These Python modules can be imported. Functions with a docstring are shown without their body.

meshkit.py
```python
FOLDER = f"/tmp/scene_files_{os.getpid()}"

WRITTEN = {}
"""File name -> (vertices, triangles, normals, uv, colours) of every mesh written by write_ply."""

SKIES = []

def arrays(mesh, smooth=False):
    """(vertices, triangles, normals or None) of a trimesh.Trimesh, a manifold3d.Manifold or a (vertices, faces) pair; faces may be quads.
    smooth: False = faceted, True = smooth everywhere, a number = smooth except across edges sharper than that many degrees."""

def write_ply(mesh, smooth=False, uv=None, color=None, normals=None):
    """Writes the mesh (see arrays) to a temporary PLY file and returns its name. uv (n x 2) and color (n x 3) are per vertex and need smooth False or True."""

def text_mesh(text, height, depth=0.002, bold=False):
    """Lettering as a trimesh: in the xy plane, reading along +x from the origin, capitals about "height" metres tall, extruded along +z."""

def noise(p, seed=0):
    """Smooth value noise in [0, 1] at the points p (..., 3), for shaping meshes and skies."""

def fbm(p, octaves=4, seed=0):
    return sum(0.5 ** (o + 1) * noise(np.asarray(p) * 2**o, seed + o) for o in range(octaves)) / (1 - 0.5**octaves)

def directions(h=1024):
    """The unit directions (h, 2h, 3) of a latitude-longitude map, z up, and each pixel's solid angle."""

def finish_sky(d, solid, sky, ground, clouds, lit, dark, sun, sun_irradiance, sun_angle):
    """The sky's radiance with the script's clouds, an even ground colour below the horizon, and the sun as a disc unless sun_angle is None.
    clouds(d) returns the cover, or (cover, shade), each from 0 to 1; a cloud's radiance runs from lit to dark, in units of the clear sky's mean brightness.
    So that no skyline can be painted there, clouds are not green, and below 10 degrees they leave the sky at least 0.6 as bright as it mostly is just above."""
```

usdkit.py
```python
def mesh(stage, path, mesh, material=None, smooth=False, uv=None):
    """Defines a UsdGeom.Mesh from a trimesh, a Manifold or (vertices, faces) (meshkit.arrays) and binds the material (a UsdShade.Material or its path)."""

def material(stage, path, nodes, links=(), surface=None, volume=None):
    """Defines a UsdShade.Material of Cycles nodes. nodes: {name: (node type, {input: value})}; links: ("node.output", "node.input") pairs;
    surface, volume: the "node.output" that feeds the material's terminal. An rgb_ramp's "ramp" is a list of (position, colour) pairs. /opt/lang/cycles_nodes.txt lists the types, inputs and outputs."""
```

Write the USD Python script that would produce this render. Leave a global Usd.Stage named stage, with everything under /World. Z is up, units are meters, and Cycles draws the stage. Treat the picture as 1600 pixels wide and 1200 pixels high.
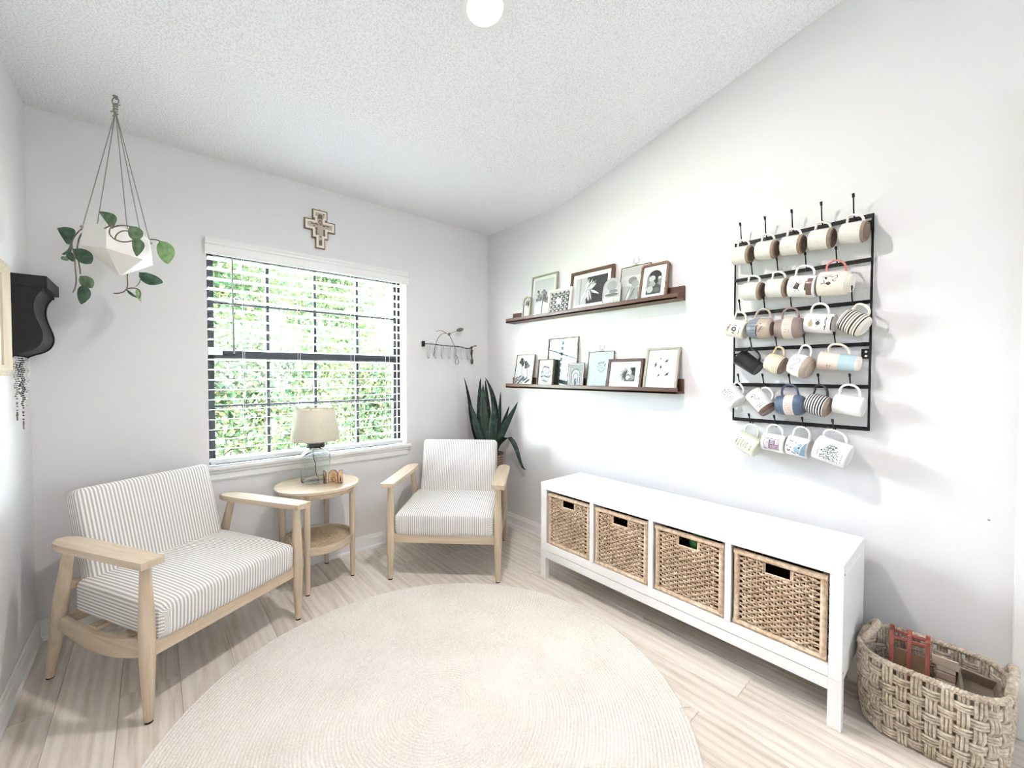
import math, random, os
import numpy as np, trimesh, manifold3d
from shapely import geometry as sg, affinity as sa
from shapely.ops import unary_union
from pxr import Usd, UsdGeom, UsdLux, UsdShade, Gf, Sdf, Vt
import usdkit, meshkit

random.seed(7)
rng = np.random.default_rng(7)
PI = math.pi
stage = Usd.Stage.CreateInMemory()
UsdGeom.SetStageUpAxis(stage, 'Z')
UsdGeom.SetStageMetersPerUnit(stage, 1.0)
stage.DefinePrim('/World', 'Xform')
stage.DefinePrim('/World/Looks', 'Scope')

# ------------------------------------------------------------------ camera
# x along the window wall (right wall is x = 0), y towards the window wall (y = 0), z up
CAM = np.array([-2.208, -2.850, 1.235])
YAW, PITCH, ROLL, FPX = math.radians(41.114), math.radians(-1.313), math.radians(0.087), 642.2
cam = UsdGeom.Camera.Define(stage, '/World/camera')
fw = np.array([math.sin(YAW) * math.cos(PITCH), math.cos(YAW) * math.cos(PITCH), math.sin(PITCH)])
rt = np.array([math.cos(YAW), -math.sin(YAW), 0.0])
up = np.cross(rt, fw)
rt, up = rt * math.cos(ROLL) + up * math.sin(ROLL), up * math.cos(ROLL) - rt * math.sin(ROLL)
cam.AddTransformOp().Set(Gf.Matrix4d(*rt, 0, *up, 0, *(-fw), 0, *CAM, 1))
cam.CreateHorizontalApertureAttr(36.0)
cam.CreateVerticalApertureAttr(27.0)
cam.CreateFocalLengthAttr(FPX / 1600 * 36.0)
cam.CreateClippingRangeAttr(Gf.Vec2f(0.02, 500))
cam.CreateFStopAttr(0.0)
cam.CreateExposureAttr(0.45)

# ------------------------------------------------------------------ light
SKY, SUN, CAN = 114.0, 515.0, 560.0
sky_mat = usdkit.material(stage, '/World/Looks/sky', {
    'tc': ('texture_coordinate', {}),
    's': ('sky_texture', {'sky_type': 'hosek_wilkie', 'sun_disc': False, 'turbidity': 3.0, 'ground_albedo': 0.4,
                          'sun_direction': (0.75, -0.25, 0.8), 'sun_elevation': 0.9, 'sun_rotation': 1.2}),
    'n': ('noise_texture', {'scale': 2.2, 'detail': 6.0, 'roughness': 0.55}),
    'r': ('rgb_ramp', {'ramp': [(0.46, (0, 0, 0)), (0.66, (1, 1, 1))]}),
    'm': ('mix', {'mix_type': 'mix', 'color2': (1.1, 1.1, 1.12)}),
    'b': ('background_shader', {'strength': SKY}),
}, [('tc.generated', 'n.vector'), ('n.fac', 'r.fac'), ('r.color', 'm.fac'), ('s.color', 'm.color1'), ('m.color', 'b.color')], surface='b.background')
dome = UsdLux.DomeLight.Define(stage, '/World/sky')
dome.CreateIntensityAttr(1.0)
UsdShade.MaterialBindingAPI.Apply(dome.GetPrim()).Bind(sky_mat)
sun = UsdLux.DistantLight.Define(stage, '/World/sun')
sun.CreateIntensityAttr(SUN)
sun.CreateAngleAttr(0.6)
sun.CreateColorAttr(Gf.Vec3f(1.0, 0.965, 0.945))


def look_dir(prim, d):
    d = np.asarray(d, float) / np.linalg.norm(d)
    z = -d
    x = np.cross([0, 1, 0] if abs(d[1]) < 0.9 else [1, 0, 0], z)
    x /= np.linalg.norm(x)
    y = np.cross(z, x)
    return Gf.Matrix4d(*x, 0, *y, 0, *z, 0, 0, 0, 0, 1)


sun.AddTransformOp().Set(look_dir(sun, (-0.72, 0.30, -0.80)))
SLOPE = 0.24                                   # the vaulted ceiling rises towards the back of the room
ceil_z = lambda y: 2.44 if y > -0.885 else 2.44 + SLOPE * (-0.885 - y)


def can_light(path, x, y, power, color, drop=0.012):
    l = UsdLux.DiskLight.Define(stage, path)
    l.CreateRadiusAttr(0.062)
    l.CreateIntensityAttr(power)
    l.CreateColorAttr(Gf.Vec3f(*color))
    m = look_dir(l, (0, -SLOPE, -1))
    m.SetTranslateOnly(Gf.Vec3d(x, y, ceil_z(y) - drop))
    l.AddTransformOp().Set(m)


LIGHTS = [('recessed ceiling light glowing at the top edge of the view', (-1.255, -1.60))]
can_light('/World/lamp_0', *LIGHTS[0][1], CAN, (1.0, 0.937, 0.918))

# ------------------------------------------------------------------ helpers


def lin(*c):
    return tuple(((v / 255) / 12.92 if v / 255 <= 0.04045 else ((v / 255 + 0.055) / 1.055) ** 2.4) for v in c)


LOOKS = {}


def mat(name, nodes, links=(), surface='p.BSDF'):
    if name not in LOOKS:
        LOOKS[name] = usdkit.material(stage, '/World/Looks/' + name, nodes, links, surface=surface)
    return LOOKS[name]


def plain(name, rgb, rough=0.5, metal=0.0, spec=0.5, bump=None, vary=0.0, coat=0.0, vscale=6.0):
    """A paint, glaze or metal; bump = (scale, distance); vary = how far noise lightens and darkens the colour."""
    c = lin(*rgb)
    n = {'p': ('principled_bsdf', {'base_color': c, 'roughness': rough, 'metallic': metal, 'specular_ior_level': spec, 'coat_weight': coat})}
    l = []
    if bump or vary:
        n['tc'] = ('texture_coordinate', {})
    if bump:
        n['bn'] = ('noise_texture', {'scale': bump[0], 'detail': 3.0})
        n['b'] = ('bump', {'distance': bump[1], 'strength': 1.0})
        l += [('tc.object', 'bn.vector'), ('bn.fac', 'b.height'), ('b.normal', 'p.normal')]
    if vary:
        n['vn'] = ('noise_texture', {'scale': vscale, 'detail': 4.0})
        n['vr'] = ('rgb_ramp', {'ramp': [(0.3, tuple(x * (1 - vary) for x in c)), (0.7, tuple(min(1, x * (1 + vary)) for x in c))]})
        l += [('tc.object', 'vn.vector'), ('vn.fac', 'vr.fac'), ('vr.color', 'p.base_color')]
    return mat(name, n, l)


def wood(name, light, dark, axis='x', scale=1.0, rough=0.5, coat=0.0):
    """Straight grain along one object axis."""
    s = {'x': (1.2, 22, 22), 'y': (22, 1.2, 22), 'z': (22, 22, 1.2)}[axis]
    return mat(name, {
        'tc': ('texture_coordinate', {}), 'oi': ('object_info', {}),
        'mp': ('mapping', {'scale': tuple(v * scale for v in s)}),
        'off': ('vector_math', {'math_type': 'scale', 'vector1': (3.1, 5.7, 2.3)}),
        'ml': ('math', {'math_type': 'multiply', 'value2': 13.0}),
        'ad': ('vector_math', {'math_type': 'add'}),
        'n': ('noise_texture', {'scale': 2.4, 'detail': 6.0, 'roughness': 0.6, 'distortion': 0.4}),
        'r': ('rgb_ramp', {'ramp': [(0.25, lin(*dark)), (0.62, lin(*light)), (1.0, tuple(min(1, v * 1.08) for v in lin(*light)))]}),
        'b': ('bump', {'distance': 0.0006, 'strength': 0.6}),
        'p': ('principled_bsdf', {'roughness': rough, 'coat_weight': coat}),
    }, [('tc.object', 'mp.vector'), ('oi.random', 'ml.value1'), ('ml.value', 'off.scale'), ('mp.vector', 'ad.vector1'), ('off.vector', 'ad.vector2'),
        ('ad.vector', 'n.vector'), ('n.fac', 'r.fac'), ('r.color', 'p.base_color'), ('n.fac', 'b.height'), ('b.normal', 'p.normal')])


def free(parent, name):
    p, k = f'{parent}/{name}', 0
    while stage.GetPrimAtPath(p):
        k += 1
        p = f'{parent}/{name}_{k:03d}'
    return p


def tag(prim, label=None, cat=None, group=None, kind=None):
    for k, v in (('label', label), ('category', cat), ('group', group), ('kind', kind)):
        if v:
            prim.SetCustomDataByKey(k, v)
    return prim


def obj(name, mesh, m, parent='/World', smooth=False, uv=None, label=None, kind=None):
    """One Mesh prim; returns its path."""
    p = free(parent, name)
    prim = usdkit.mesh(stage, p, mesh, m, smooth=smooth, uv=uv).GetPrim()
    tag(prim, label=label, kind=kind)
    return p


def thing(name, label, cat, loc=(0, 0, 0), rotz=0.0, group=None, mtx=None, kind=None):
    p = free('/World', name)
    x = UsdGeom.Xform.Define(stage, p)
    if mtx is not None:
        x.AddTransformOp().Set(Gf.Matrix4d(*np.asarray(mtx, float).T.ravel()))
    else:
        x.AddTranslateOp().Set(Gf.Vec3d(*map(float, loc)))
        if rotz:
            x.AddRotateZOp().Set(math.degrees(rotz))
    tag(x.GetPrim(), label, cat, group, kind)
    return p


def dup(src, label, loc, rotz=0.0, mtx=None):
    was = stage.GetPrimAtPath(src)
    d = was.GetCustomData()
    base = src.rsplit('/', 1)[1]
    p = thing(base, label, d['category'], loc, rotz, d.get('group'), mtx)
    prim = stage.GetPrimAtPath(p)
    prim.GetReferences().AddInternalReference(src)
    prim.SetInstanceable(True)
    return p


def struct(name, mesh, m, parent='/World', smooth=False):
    p = obj(name, mesh, m, parent, smooth)
    if parent == '/World':
        tag(stage.GetPrimAtPath(p), kind='structure')
    return p


cat = trimesh.util.concatenate


def T(m, t=(0, 0, 0), rx=0.0, ry=0.0, rz=0.0):
    m = m.copy()
    for a, ax in ((rx, (1, 0, 0)), (ry, (0, 1, 0)), (rz, (0, 0, 1))):
        if a:
            m.apply_transform(trimesh.transformations.rotation_matrix(a, ax))
    m.apply_translation(t)
    return m


def box(x0, x1, y0, y1, z0, z1, c=0.0):
    """A box, its edges chamfered by c."""
    if c <= 0:
        b = trimesh.creation.box((x1 - x0, y1 - y0, z1 - z0))
        b.apply_translation(((x0 + x1) / 2, (y0 + y1) / 2, (z0 + z1) / 2))
        return b
    p = []
    for sx in (0, 1):
        for sy in (0, 1):
            for sz in (0, 1):
                q = np.array([(x0, x1)[sx], (y0, y1)[sy], (z0, z1)[sz]])
                s = np.array([1 - 2 * sx, 1 - 2 * sy, 1 - 2 * sz]) * c
                for k in range(3):
                    o = s.copy()
                    o[k] = 0
                    p.append(q + o)
    return trimesh.convex.convex_hull(np.array(p))


def tube(pts, r, sides=8, closed=False, flat=1.0, side_dir=None, cap=True):
    """Swept tube along pts, radius r (number or per point); flat < 1 thins it along side_dir."""
    p = np.asarray(pts, float)
    n = len(p)
    r = np.broadcast_to(r, (n,))
    t = np.roll(p, -1, 0) - np.roll(p, 1, 0) if closed else np.gradient(p, axis=0)
    t /= np.linalg.norm(t, axis=1, keepdims=True) + 1e-12
    if side_dir is not None:
        u = np.broadcast_to(np.asarray(side_dir, float), (n, 3))
        u = u - (u * t).sum(1, keepdims=True) * t
    else:
        u = np.zeros((n, 3))
        a = np.cross(t[0], [0, 0, 1] if abs(t[0][2]) < 0.9 else [1, 0, 0])
        for i in range(n):
            a = a - (a @ t[i]) * t[i]
            a = a / (np.linalg.norm(a) + 1e-12)
            u[i] = a
    u = u / (np.linalg.norm(u, axis=1, keepdims=True) + 1e-12)
    v = np.cross(t, u)
    a = np.arange(sides) * 2 * PI / sides
    V = p[:, None] + r[:, None, None] * (flat * np.cos(a)[None, :, None] * u[:, None] + np.sin(a)[None, :, None] * v[:, None])
    m = n if closed else n - 1
    i, j = np.meshgrid(np.arange(m), np.arange(sides), indexing='ij')
    i2 = (i + 1) % n
    q = np.stack([i * sides + j, i * sides + (j + 1) % sides, i2 * sides + (j + 1) % sides, i2 * sides + j], -1).reshape(-1, 4)
    F = [q[:, [0, 1, 2]], q[:, [0, 2, 3]]]
    V = V.reshape(-1, 3)
    if cap and not closed:
        k = len(V)
        V = np.vstack([V, p[0], p[-1]])
        e = np.arange(sides)
        F += [np.stack([(e + 1) % sides, e, np.full(sides, k)], 1), np.stack([e + (n - 1) * sides, (e + 1) % sides + (n - 1) * sides, np.full(sides, k + 1)], 1)]
    return trimesh.Trimesh(V, np.vstack(F), process=False)


def lathe(profile, seg=40):
    """Revolves (r, z) points around z."""
    p = np.asarray(profile, float)
    a = np.arange(seg) * 2 * PI / seg
    V = np.stack([p[:, None, 0] * np.cos(a), p[:, None, 0] * np.sin(a), np.broadcast_to(p[:, None, 1], (len(p), seg))], -1).reshape(-1, 3)
    i, j = np.meshgrid(np.arange(len(p) - 1), np.arange(seg), indexing='ij')
    q = np.stack([i * seg + j, i * seg + (j + 1) % seg, (i + 1) * seg + (j + 1) % seg, (i + 1) * seg + j], -1).reshape(-1, 4)
    return trimesh.Trimesh(V, np.vstack([q[:, [0, 1, 2]], q[:, [0, 2, 3]]]), process=False)


def spline(pts, n=24):
    from scipy.interpolate import CubicSpline
    p = np.asarray(pts, float)
    d = np.r_[0, np.cumsum(np.linalg.norm(np.diff(p, axis=0), axis=1))]
    return CubicSpline(d, p)(np.linspace(0, d[-1], n))


def extrude(poly, h):
    g = [x for x in getattr(poly, 'geoms', [poly]) if not x.is_empty and x.area > 1e-10]
    return cat([trimesh.creation.extrude_polygon(x, h, engine='earcut') for x in g])


def prism_xz(poly, y0, y1):
    """Extrudes a polygon of the xz plane from y0 to y1."""
    m = extrude(poly, y1 - y0)
    V = np.array(m.vertices)
    m.vertices = np.stack([V[:, 0], y1 - V[:, 2], V[:, 1]], 1)
    return m


def ellipse(x, y, a, b, rot=0.0, n=20):
    return sa.translate(sa.rotate(sa.scale(sg.Point(0, 0).buffer(1, quad_segs=max(2, n // 4)), a, b), rot, origin=(0, 0)), x, y)


def stroke(pts, w):
    return sg.LineString(pts).buffer(w / 2, quad_segs=2)


def rbox(x0, x1, y0, y1, r=0.0):
    return sg.box(x0 + r, y0 + r, x1 - r, y1 - r).buffer(r, quad_segs=5) if r else sg.box(x0, y0, x1, y1)


def leaf_poly(x, y, l, w, rot):
    t = np.linspace(0, 1, 9)
    h = w / 2 * np.sin(PI * t ** 0.8)
    return sa.translate(sa.rotate(sg.Polygon(np.r_[np.c_[t * l, h], np.c_[t[::-1] * l, -h[::-1]]]).buffer(0), rot, origin=(0, 0)), x, y)


def scribble(x, y, w, h, seed, step=None):
    """One line of illegible handwriting."""
    g = np.random.default_rng(seed)
    step = step or h * 0.45
    pts, lines, cx = [], [], x
    while cx < x + w:
        if g.random() < 0.2 and len(pts) > 2:
            lines.append(pts)
            pts = []
            cx += step
        pts.append((cx, y + (g.random() - 0.3) * h))
        cx += step * (0.5 + 0.6 * g.random())
    lines.append(pts)
    return unary_union([stroke(l, h * 0.30) for l in lines if len(l) > 1])

# ------------------------------------------------------------------ paints
WALL = plain('wall_paint', (236, 234, 233), 0.85, spec=0.25, bump=(260.0, 0.0004))
TRIM = plain('trim_paint', (244, 243, 240), 0.35, spec=0.5)
CEIL = mat('popcorn', {
    'g': ('geometry', {}),
    'n': ('noise_texture', {'scale': 150.0, 'detail': 2.0, 'roughness': 0.6}),
    'r': ('rgb_ramp', {'ramp': [(0.42, (0, 0, 0)), (0.62, (1, 1, 1))]}),
    'c': ('rgb_ramp', {'ramp': [(0.0, lin(236, 236, 236)), (0.45, lin(252, 252, 252))]}),
    'b': ('bump', {'distance': 0.003, 'strength': 0.4}),
    'p': ('principled_bsdf', {'roughness': 0.95, 'specular_ior_level': 0.1})},
    [('g.position', 'n.vector'), ('n.fac', 'r.fac'), ('r.color', 'b.height'), ('r.color', 'c.fac'), ('c.color', 'p.base_color'), ('b.normal', 'p.normal')])
GLASS = mat('pane_glass', {'t': ('transparent_bsdf', {'color': (0.98, 0.99, 0.985)}), 'g': ('glossy_bsdf', {'color': (1, 1, 1), 'roughness': 0.02}), 'f': ('fresnel', {'IOR': 1.45}), 'ge': ('geometry', {}),
                           'fb': ('mix_float', {'b': 0.0}), 'mx': ('mix_closure', {})},
            [('ge.backfacing', 'fb.fac'), ('f.fac', 'fb.a'), ('fb.result', 'mx.fac'), ('t.BSDF', 'mx.closure1'), ('g.BSDF', 'mx.closure2')], surface='mx.closure')
PGLASS = mat('picture_glass', {'t': ('transparent_bsdf', {'color': (0.98, 0.985, 0.98)}), 'g': ('glossy_bsdf', {'color': (.35, .35, .35), 'roughness': 0.04}), 'f': ('fresnel', {'IOR': 1.18}), 'ge': ('geometry', {}),
                                'fb': ('mix_float', {'b': 0.0}), 'mx': ('mix_closure', {})},
             [('ge.backfacing', 'fb.fac'), ('f.fac', 'fb.a'), ('fb.result', 'mx.fac'), ('t.BSDF', 'mx.closure1'), ('g.BSDF', 'mx.closure2')], surface='mx.closure')
JAR = mat('jar_glass', {'p': ('principled_bsdf', {'base_color': (0.955, 0.98, 0.975), 'roughness': 0.02, 'transmission_weight': 1.0, 'ior': 1.45})})
BLACK = plain('black_metal', (15, 14, 14), 0.5, spec=.35)
FRAMEBLACK = plain('window_black', (26, 27, 30), 0.5, spec=.3)
BLIND = mat('blind_white', {'d': ('principled_bsdf', {'base_color': lin(244, 245, 244), 'roughness': 0.45}), 't': ('translucent_bsdf', {'color': lin(225, 230, 230)}), 'mx': ('mix_closure', {'fac': 0.12})},
            [('d.BSDF', 'mx.closure1'), ('t.BSDF', 'mx.closure2')], surface='mx.closure')
CORD = plain('cord_white', (238, 238, 234), 0.8)

# ------------------------------------------------------------------ room shell
RX0, RY0 = -2.63, -5.60                                   # left wall, wall behind the camera
WX0, WX1, WZ0, WZ1 = -1.977, -0.775, 0.706, 1.962        # window opening
struct('wall_back', cat([box(RX0 - .15, WX0, 0, .16, 0, 2.6), box(WX1, .15, 0, .16, 0, 2.6), box(WX0, WX1, 0, .16, 0, WZ0), box(WX0, WX1, 0, .16, WZ1, 2.6)]), WALL)
struct('wall_right', box(0, .15, RY0 - .15, 0, 0, 4.0), WALL)
struct('wall_left', box(RX0 - .15, RX0, RY0 - .15, 0, 0, 4.0), WALL)
GX0, GX1, GZ0, GZ1 = -1.42, -.12, .90, 2.10               # window with a drawn sheer shade behind the camera
struct('wall_front', cat([box(RX0, GX0, RY0 - .15, RY0, 0, 4.0), box(GX1, 0, RY0 - .15, RY0, 0, 4.0), box(GX0, GX1, RY0 - .15, RY0, GZ1, 4.0), box(GX0, GX1, RY0 - .15, RY0, 0, GZ0)]), WALL)
win2 = thing('window_2', None, None, kind='structure')
for a, b in ((GX0, GX0 + .05), ((GX0 + GX1) / 2 - .03, (GX0 + GX1) / 2 + .03), (GX1 - .05, GX1)):
    obj('stile', box(a, b, RY0 - .12, RY0 - .07, GZ0, GZ1), TRIM, win2)
for a, b in ((GZ0, GZ0 + .05), (GZ1 - .05, GZ1)):
    obj('rail', box(GX0, GX1, RY0 - .12, RY0 - .07, a, b), TRIM, win2)
obj('pane', box(GX0 + .05, (GX0 + GX1) / 2 - .03, RY0 - .10, RY0 - .096, GZ0 + .05, GZ1 - .05), GLASS, win2)
obj('pane', box((GX0 + GX1) / 2 + .03, GX1 - .05, RY0 - .10, RY0 - .096, GZ0 + .05, GZ1 - .05), GLASS, win2)
SHEER = mat('sheer', {'d': ('diffuse_bsdf', {'color': (.80, .80, .80)}), 't': ('translucent_bsdf', {'color': (.9, .9, .9)}), 'mx': ('mix_closure', {'fac': .85})}, [('d.BSDF', 'mx.closure1'), ('t.BSDF', 'mx.closure2')], surface='mx.closure')
obj('roller_shade', box(GX0 + .01, GX1 - .01, RY0 - .031, RY0 - .030, GZ0 + .01, GZ1 - .02), SHEER, win2)
obj('roller', tube([(GX0 + .01, RY0 - .035, GZ1 - .025), (GX1 - .01, RY0 - .035, GZ1 - .025)], .02, 14), TRIM, win2)
zc = ceil_z(RY0)
cp = sg.Polygon([(0.16, 2.44), (-.885, 2.44), (RY0, zc), (RY0, zc + .15), (-.885, 2.60), (0.16, 2.60)])
cm = extrude(cp, -RX0)
V = np.array(cm.vertices)
cm.vertices = np.stack([V[:, 2] + RX0, V[:, 0], V[:, 1]], 1)
cm.invert()
struct('ceiling', cm, CEIL)

# floor of separate planks, each with eased edges
OAK = [((231, 221, 209), (203, 189, 173)), ((235, 226, 214), (212, 199, 184)), ((226, 215, 202), (194, 179, 163)), ((239, 230, 219), (218, 206, 191))]


def plank_mat(k):
    light, dark = OAK[k]
    return mat(f'oak_plank_{k}', {
        'tc': ('geometry', {}), 'oi': ('object_info', {}),
        'mp': ('mapping', {'scale': (9.0, 0.75, 1.0)}),
        'ml': ('math', {'math_type': 'multiply', 'value2': 40.0}), 'cx': ('combine_xyz', {}),
        'ad': ('vector_math', {'math_type': 'add'}),
        'n': ('noise_texture', {'scale': 2.2, 'detail': 5.0, 'roughness': 0.55, 'distortion': 1.3}),
        'w': ('wave_texture', {'wave_type': 'bands', 'bands_direction': 'x', 'profile': 'sine', 'scale': 0.9, 'distortion': 9.0, 'detail': 3.0, 'detail_scale': 0.7, 'detail_roughness': 0.55}),
        'n2': ('noise_texture', {'scale': 11.0, 'detail': 4.0, 'roughness': 0.7}),
        'm1': ('mix_float', {'fac': 0.16}), 'm2': ('mix_float', {'fac': 0.3}),
        'r': ('rgb_ramp', {'ramp': [(0.22, tuple(v * .86 for v in lin(*dark))), (0.36, lin(*dark)), (0.56, lin(*light)), (0.85, tuple(min(1, v * 1.1) for v in lin(*light)))]}),
        'b': ('bump', {'distance': 0.0006, 'strength': 0.5}),
        'p': ('principled_bsdf', {'roughness': 0.42, 'specular_ior_level': 0.35}),
    }, [('tc.position', 'mp.vector'), ('oi.random', 'ml.value1'), ('ml.value', 'cx.x'), ('ml.value', 'cx.y'), ('mp.vector', 'ad.vector1'), ('cx.vector', 'ad.vector2'),
        ('ad.vector', 'n.vector'), ('ad.vector', 'w.vector'), ('ad.vector', 'n2.vector'), ('n.fac', 'm1.a'), ('w.fac', 'm1.b'), ('m1.result', 'm2.a'), ('n2.fac', 'm2.b'),
        ('m2.result', 'r.fac'), ('r.color', 'p.base_color'), ('m2.result', 'b.height'), ('b.normal', 'p.normal')])


FL = thing('floor', None, None, kind='structure')
obj('underlay', box(RX0, 0, RY0, 0, -.06, -.008), plain('underlay', (95, 84, 74), .9), FL)
PW, PL = 0.1785, 1.22
row, x = 0, 0.0
while x > RX0 + 1e-6:
    x0 = max(x - PW, RX0)
    y = -((row * 0.47) % 1.0) * PL * 0.9
    ends = [0.0] + ([y] if y < -.05 else [])
    while ends[-1] > RY0:
        ends.append(max(ends[-1] - PL, RY0))
    for a, b in zip(ends[:-1], ends[1:]):
        if a - b > 0.01:
            obj('plank', box(x0 + .0004, x - .0004, b + .0004, a - .0004, -.008, 0, .0012), plank_mat(int(rng.integers(4))), FL)
    x, row = x0, row + 1


# baseboards: a stepped, eased profile
def baseboard(name, p0, p1, n):
    """From p0 to p1 (xy) along a wall; n points into the room."""
    p0, p1, n = map(np.asarray, (p0, p1, n))
    prof = [(0, 0), (.020, 0), (.020, .012), (.014, .022), (.013, .072), (.009, .080), (.007, .092), (.003, .098), (0, .098)]
    V = [np.r_[p + n * a, z] for p in (p0, p1) for a, z in prof]
    struct(name, trimesh.convex.convex_hull(np.array(V)) if False else loft(V, len(prof)), TRIM)


def loft(V, k):
    V = np.array(V)
    F = []
    for i in range(k):
        j = (i + 1) % k
        F += [[i, j, k + j], [i, k + j, k + i]]
    t = trimesh.Trimesh(V, F, process=False)
    ends = trimesh.Trimesh(V, [[0, i, i + 1] for i in range(1, k - 1)] + [[k, k + i + 1, k + i] for i in range(1, k - 1)], process=False)
    m = cat([t, ends])
    m.fix_normals()
    return m


baseboard('baseboard_back', (RX0, 0), (0, 0), (0, -1))
baseboard('baseboard_right', (0, 0), (0, -2.930), (-1, 0))
baseboard('baseboard_left', (RX0, 0), (RX0, RY0), (1, 0))

# door casing at the right edge of the view and the closed door beyond it
trim1 = thing('trim_1', None, None, kind='structure')
obj('casing', cat([box(-.014, 0, -3.005, -2.932, 0, 2.10, .003), box(-.020, 0, -3.005, -2.985, 0, 2.10, .004)]), TRIM, trim1)
obj('casing', box(-.018, 0, -3.86, -2.932, 2.10, 2.175, .003), TRIM, trim1)
obj('casing', box(-.018, 0, -3.86, -3.79, 0, 2.10, .003), TRIM, trim1)
obj('catch', cat([box(-.024, -.013, -2.972, -2.952, .585, .61, .002), T(trimesh.creation.icosphere(2, .007), (-.026, -2.962, .597))]), TRIM, trim1)
door = thing('door_1', None, None, kind='structure')
obj('slab', box(-.006, 0, -3.79, -3.005, .005, 2.10), TRIM, door)
for z0, z1 in ((.2, .95), (1.1, 1.95)):
    obj('panel', box(-.012, -.006, -3.66, -3.13, z0, z1, .004), TRIM, door)
obj('handle', cat([T(trimesh.creation.icosphere(2, .028), (-.06, -3.08, .98)), tube([(-.006, -3.08, .98), (-.06, -3.08, .98)], .011)]), plain('nickel', (170, 165, 158), .3, 1.0), door)

# window: black frame, two sashes, muntins and sixteen panes
win = thing('window_1', None, None, kind='structure')
FX0, FX1 = -1.938, -.826
fy0, fy1 = .108, .152
obj('jamb', box(WX0 - .001, FX0, fy0, fy1, WZ0, WZ1), FRAMEBLACK, win)
obj('jamb', box(FX1, WX1 + .001, fy0, fy1, WZ0, WZ1), FRAMEBLACK, win)
obj('track', box(FX1 + .021, FX1 + .028, fy0 - .008, fy0, WZ0, WZ1), TRIM, win, label='white track line on the right jamb')
obj('head', box(FX0, FX1, fy0, fy1, 1.925, WZ1), FRAMEBLACK, win)
obj('bottom_rail', box(FX0, FX1, fy0 - .02, fy1, WZ0, .742), FRAMEBLACK, win)
obj('meeting_rail', box(FX0, FX1, fy0 - .012, fy1, 1.328, 1.380, .003), FRAMEBLACK, win)
obj('sash_stop', box(-1.968, -1.900, .080, .096, 1.346, 1.392, .002), TRIM, win, label='white block at the left end of the meeting rail')
vx = [-1.661, -1.382, -1.099]
for v in vx:
    for z0, z1 in ((.742, 1.328), (1.380, 1.925)):
        obj('muntin', box(v - .009, v + .009, fy0 + .004, fy1 - .01, z0, z1, .002), FRAMEBLACK, win)
for z in (1.046, 1.655):
    obj('muntin', box(FX0, FX1, fy0 + .006, fy1 - .012, z - .006, z + .006, .002), FRAMEBLACK, win)
xs = [FX0] + vx + [FX1]
for z0, z1 in ((.742, 1.046), (1.046, 1.328), (1.380, 1.655), (1.655, 1.925)):
    for a, b in zip(xs[:-1], xs[1:]):
        obj('pane', box(a, b, .128, .131, z0, z1), GLASS, win)

# sill: stool with a nosing, and a moulded apron below
trim2 = thing('trim_2', None, None, kind='structure')
obj('stool', box(WX0 - .035, WX1 + .032, -.030, 0, .690, .712, .004), TRIM, trim2)
obj('stool', box(WX0 + .001, WX1 - .001, 0, .108, .690, .7055), TRIM, trim2)
ap = [(0, .630), (.008, .630), (.012, .640), (.012, .668), (.018, .676), (.018, .690), (0, .690)]
V = [(px, -a, z) for px in (WX0 - .012, WX1 + .004) for a, z in ap]
obj('apron', loft(V, len(ap)), TRIM, trim2)

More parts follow.
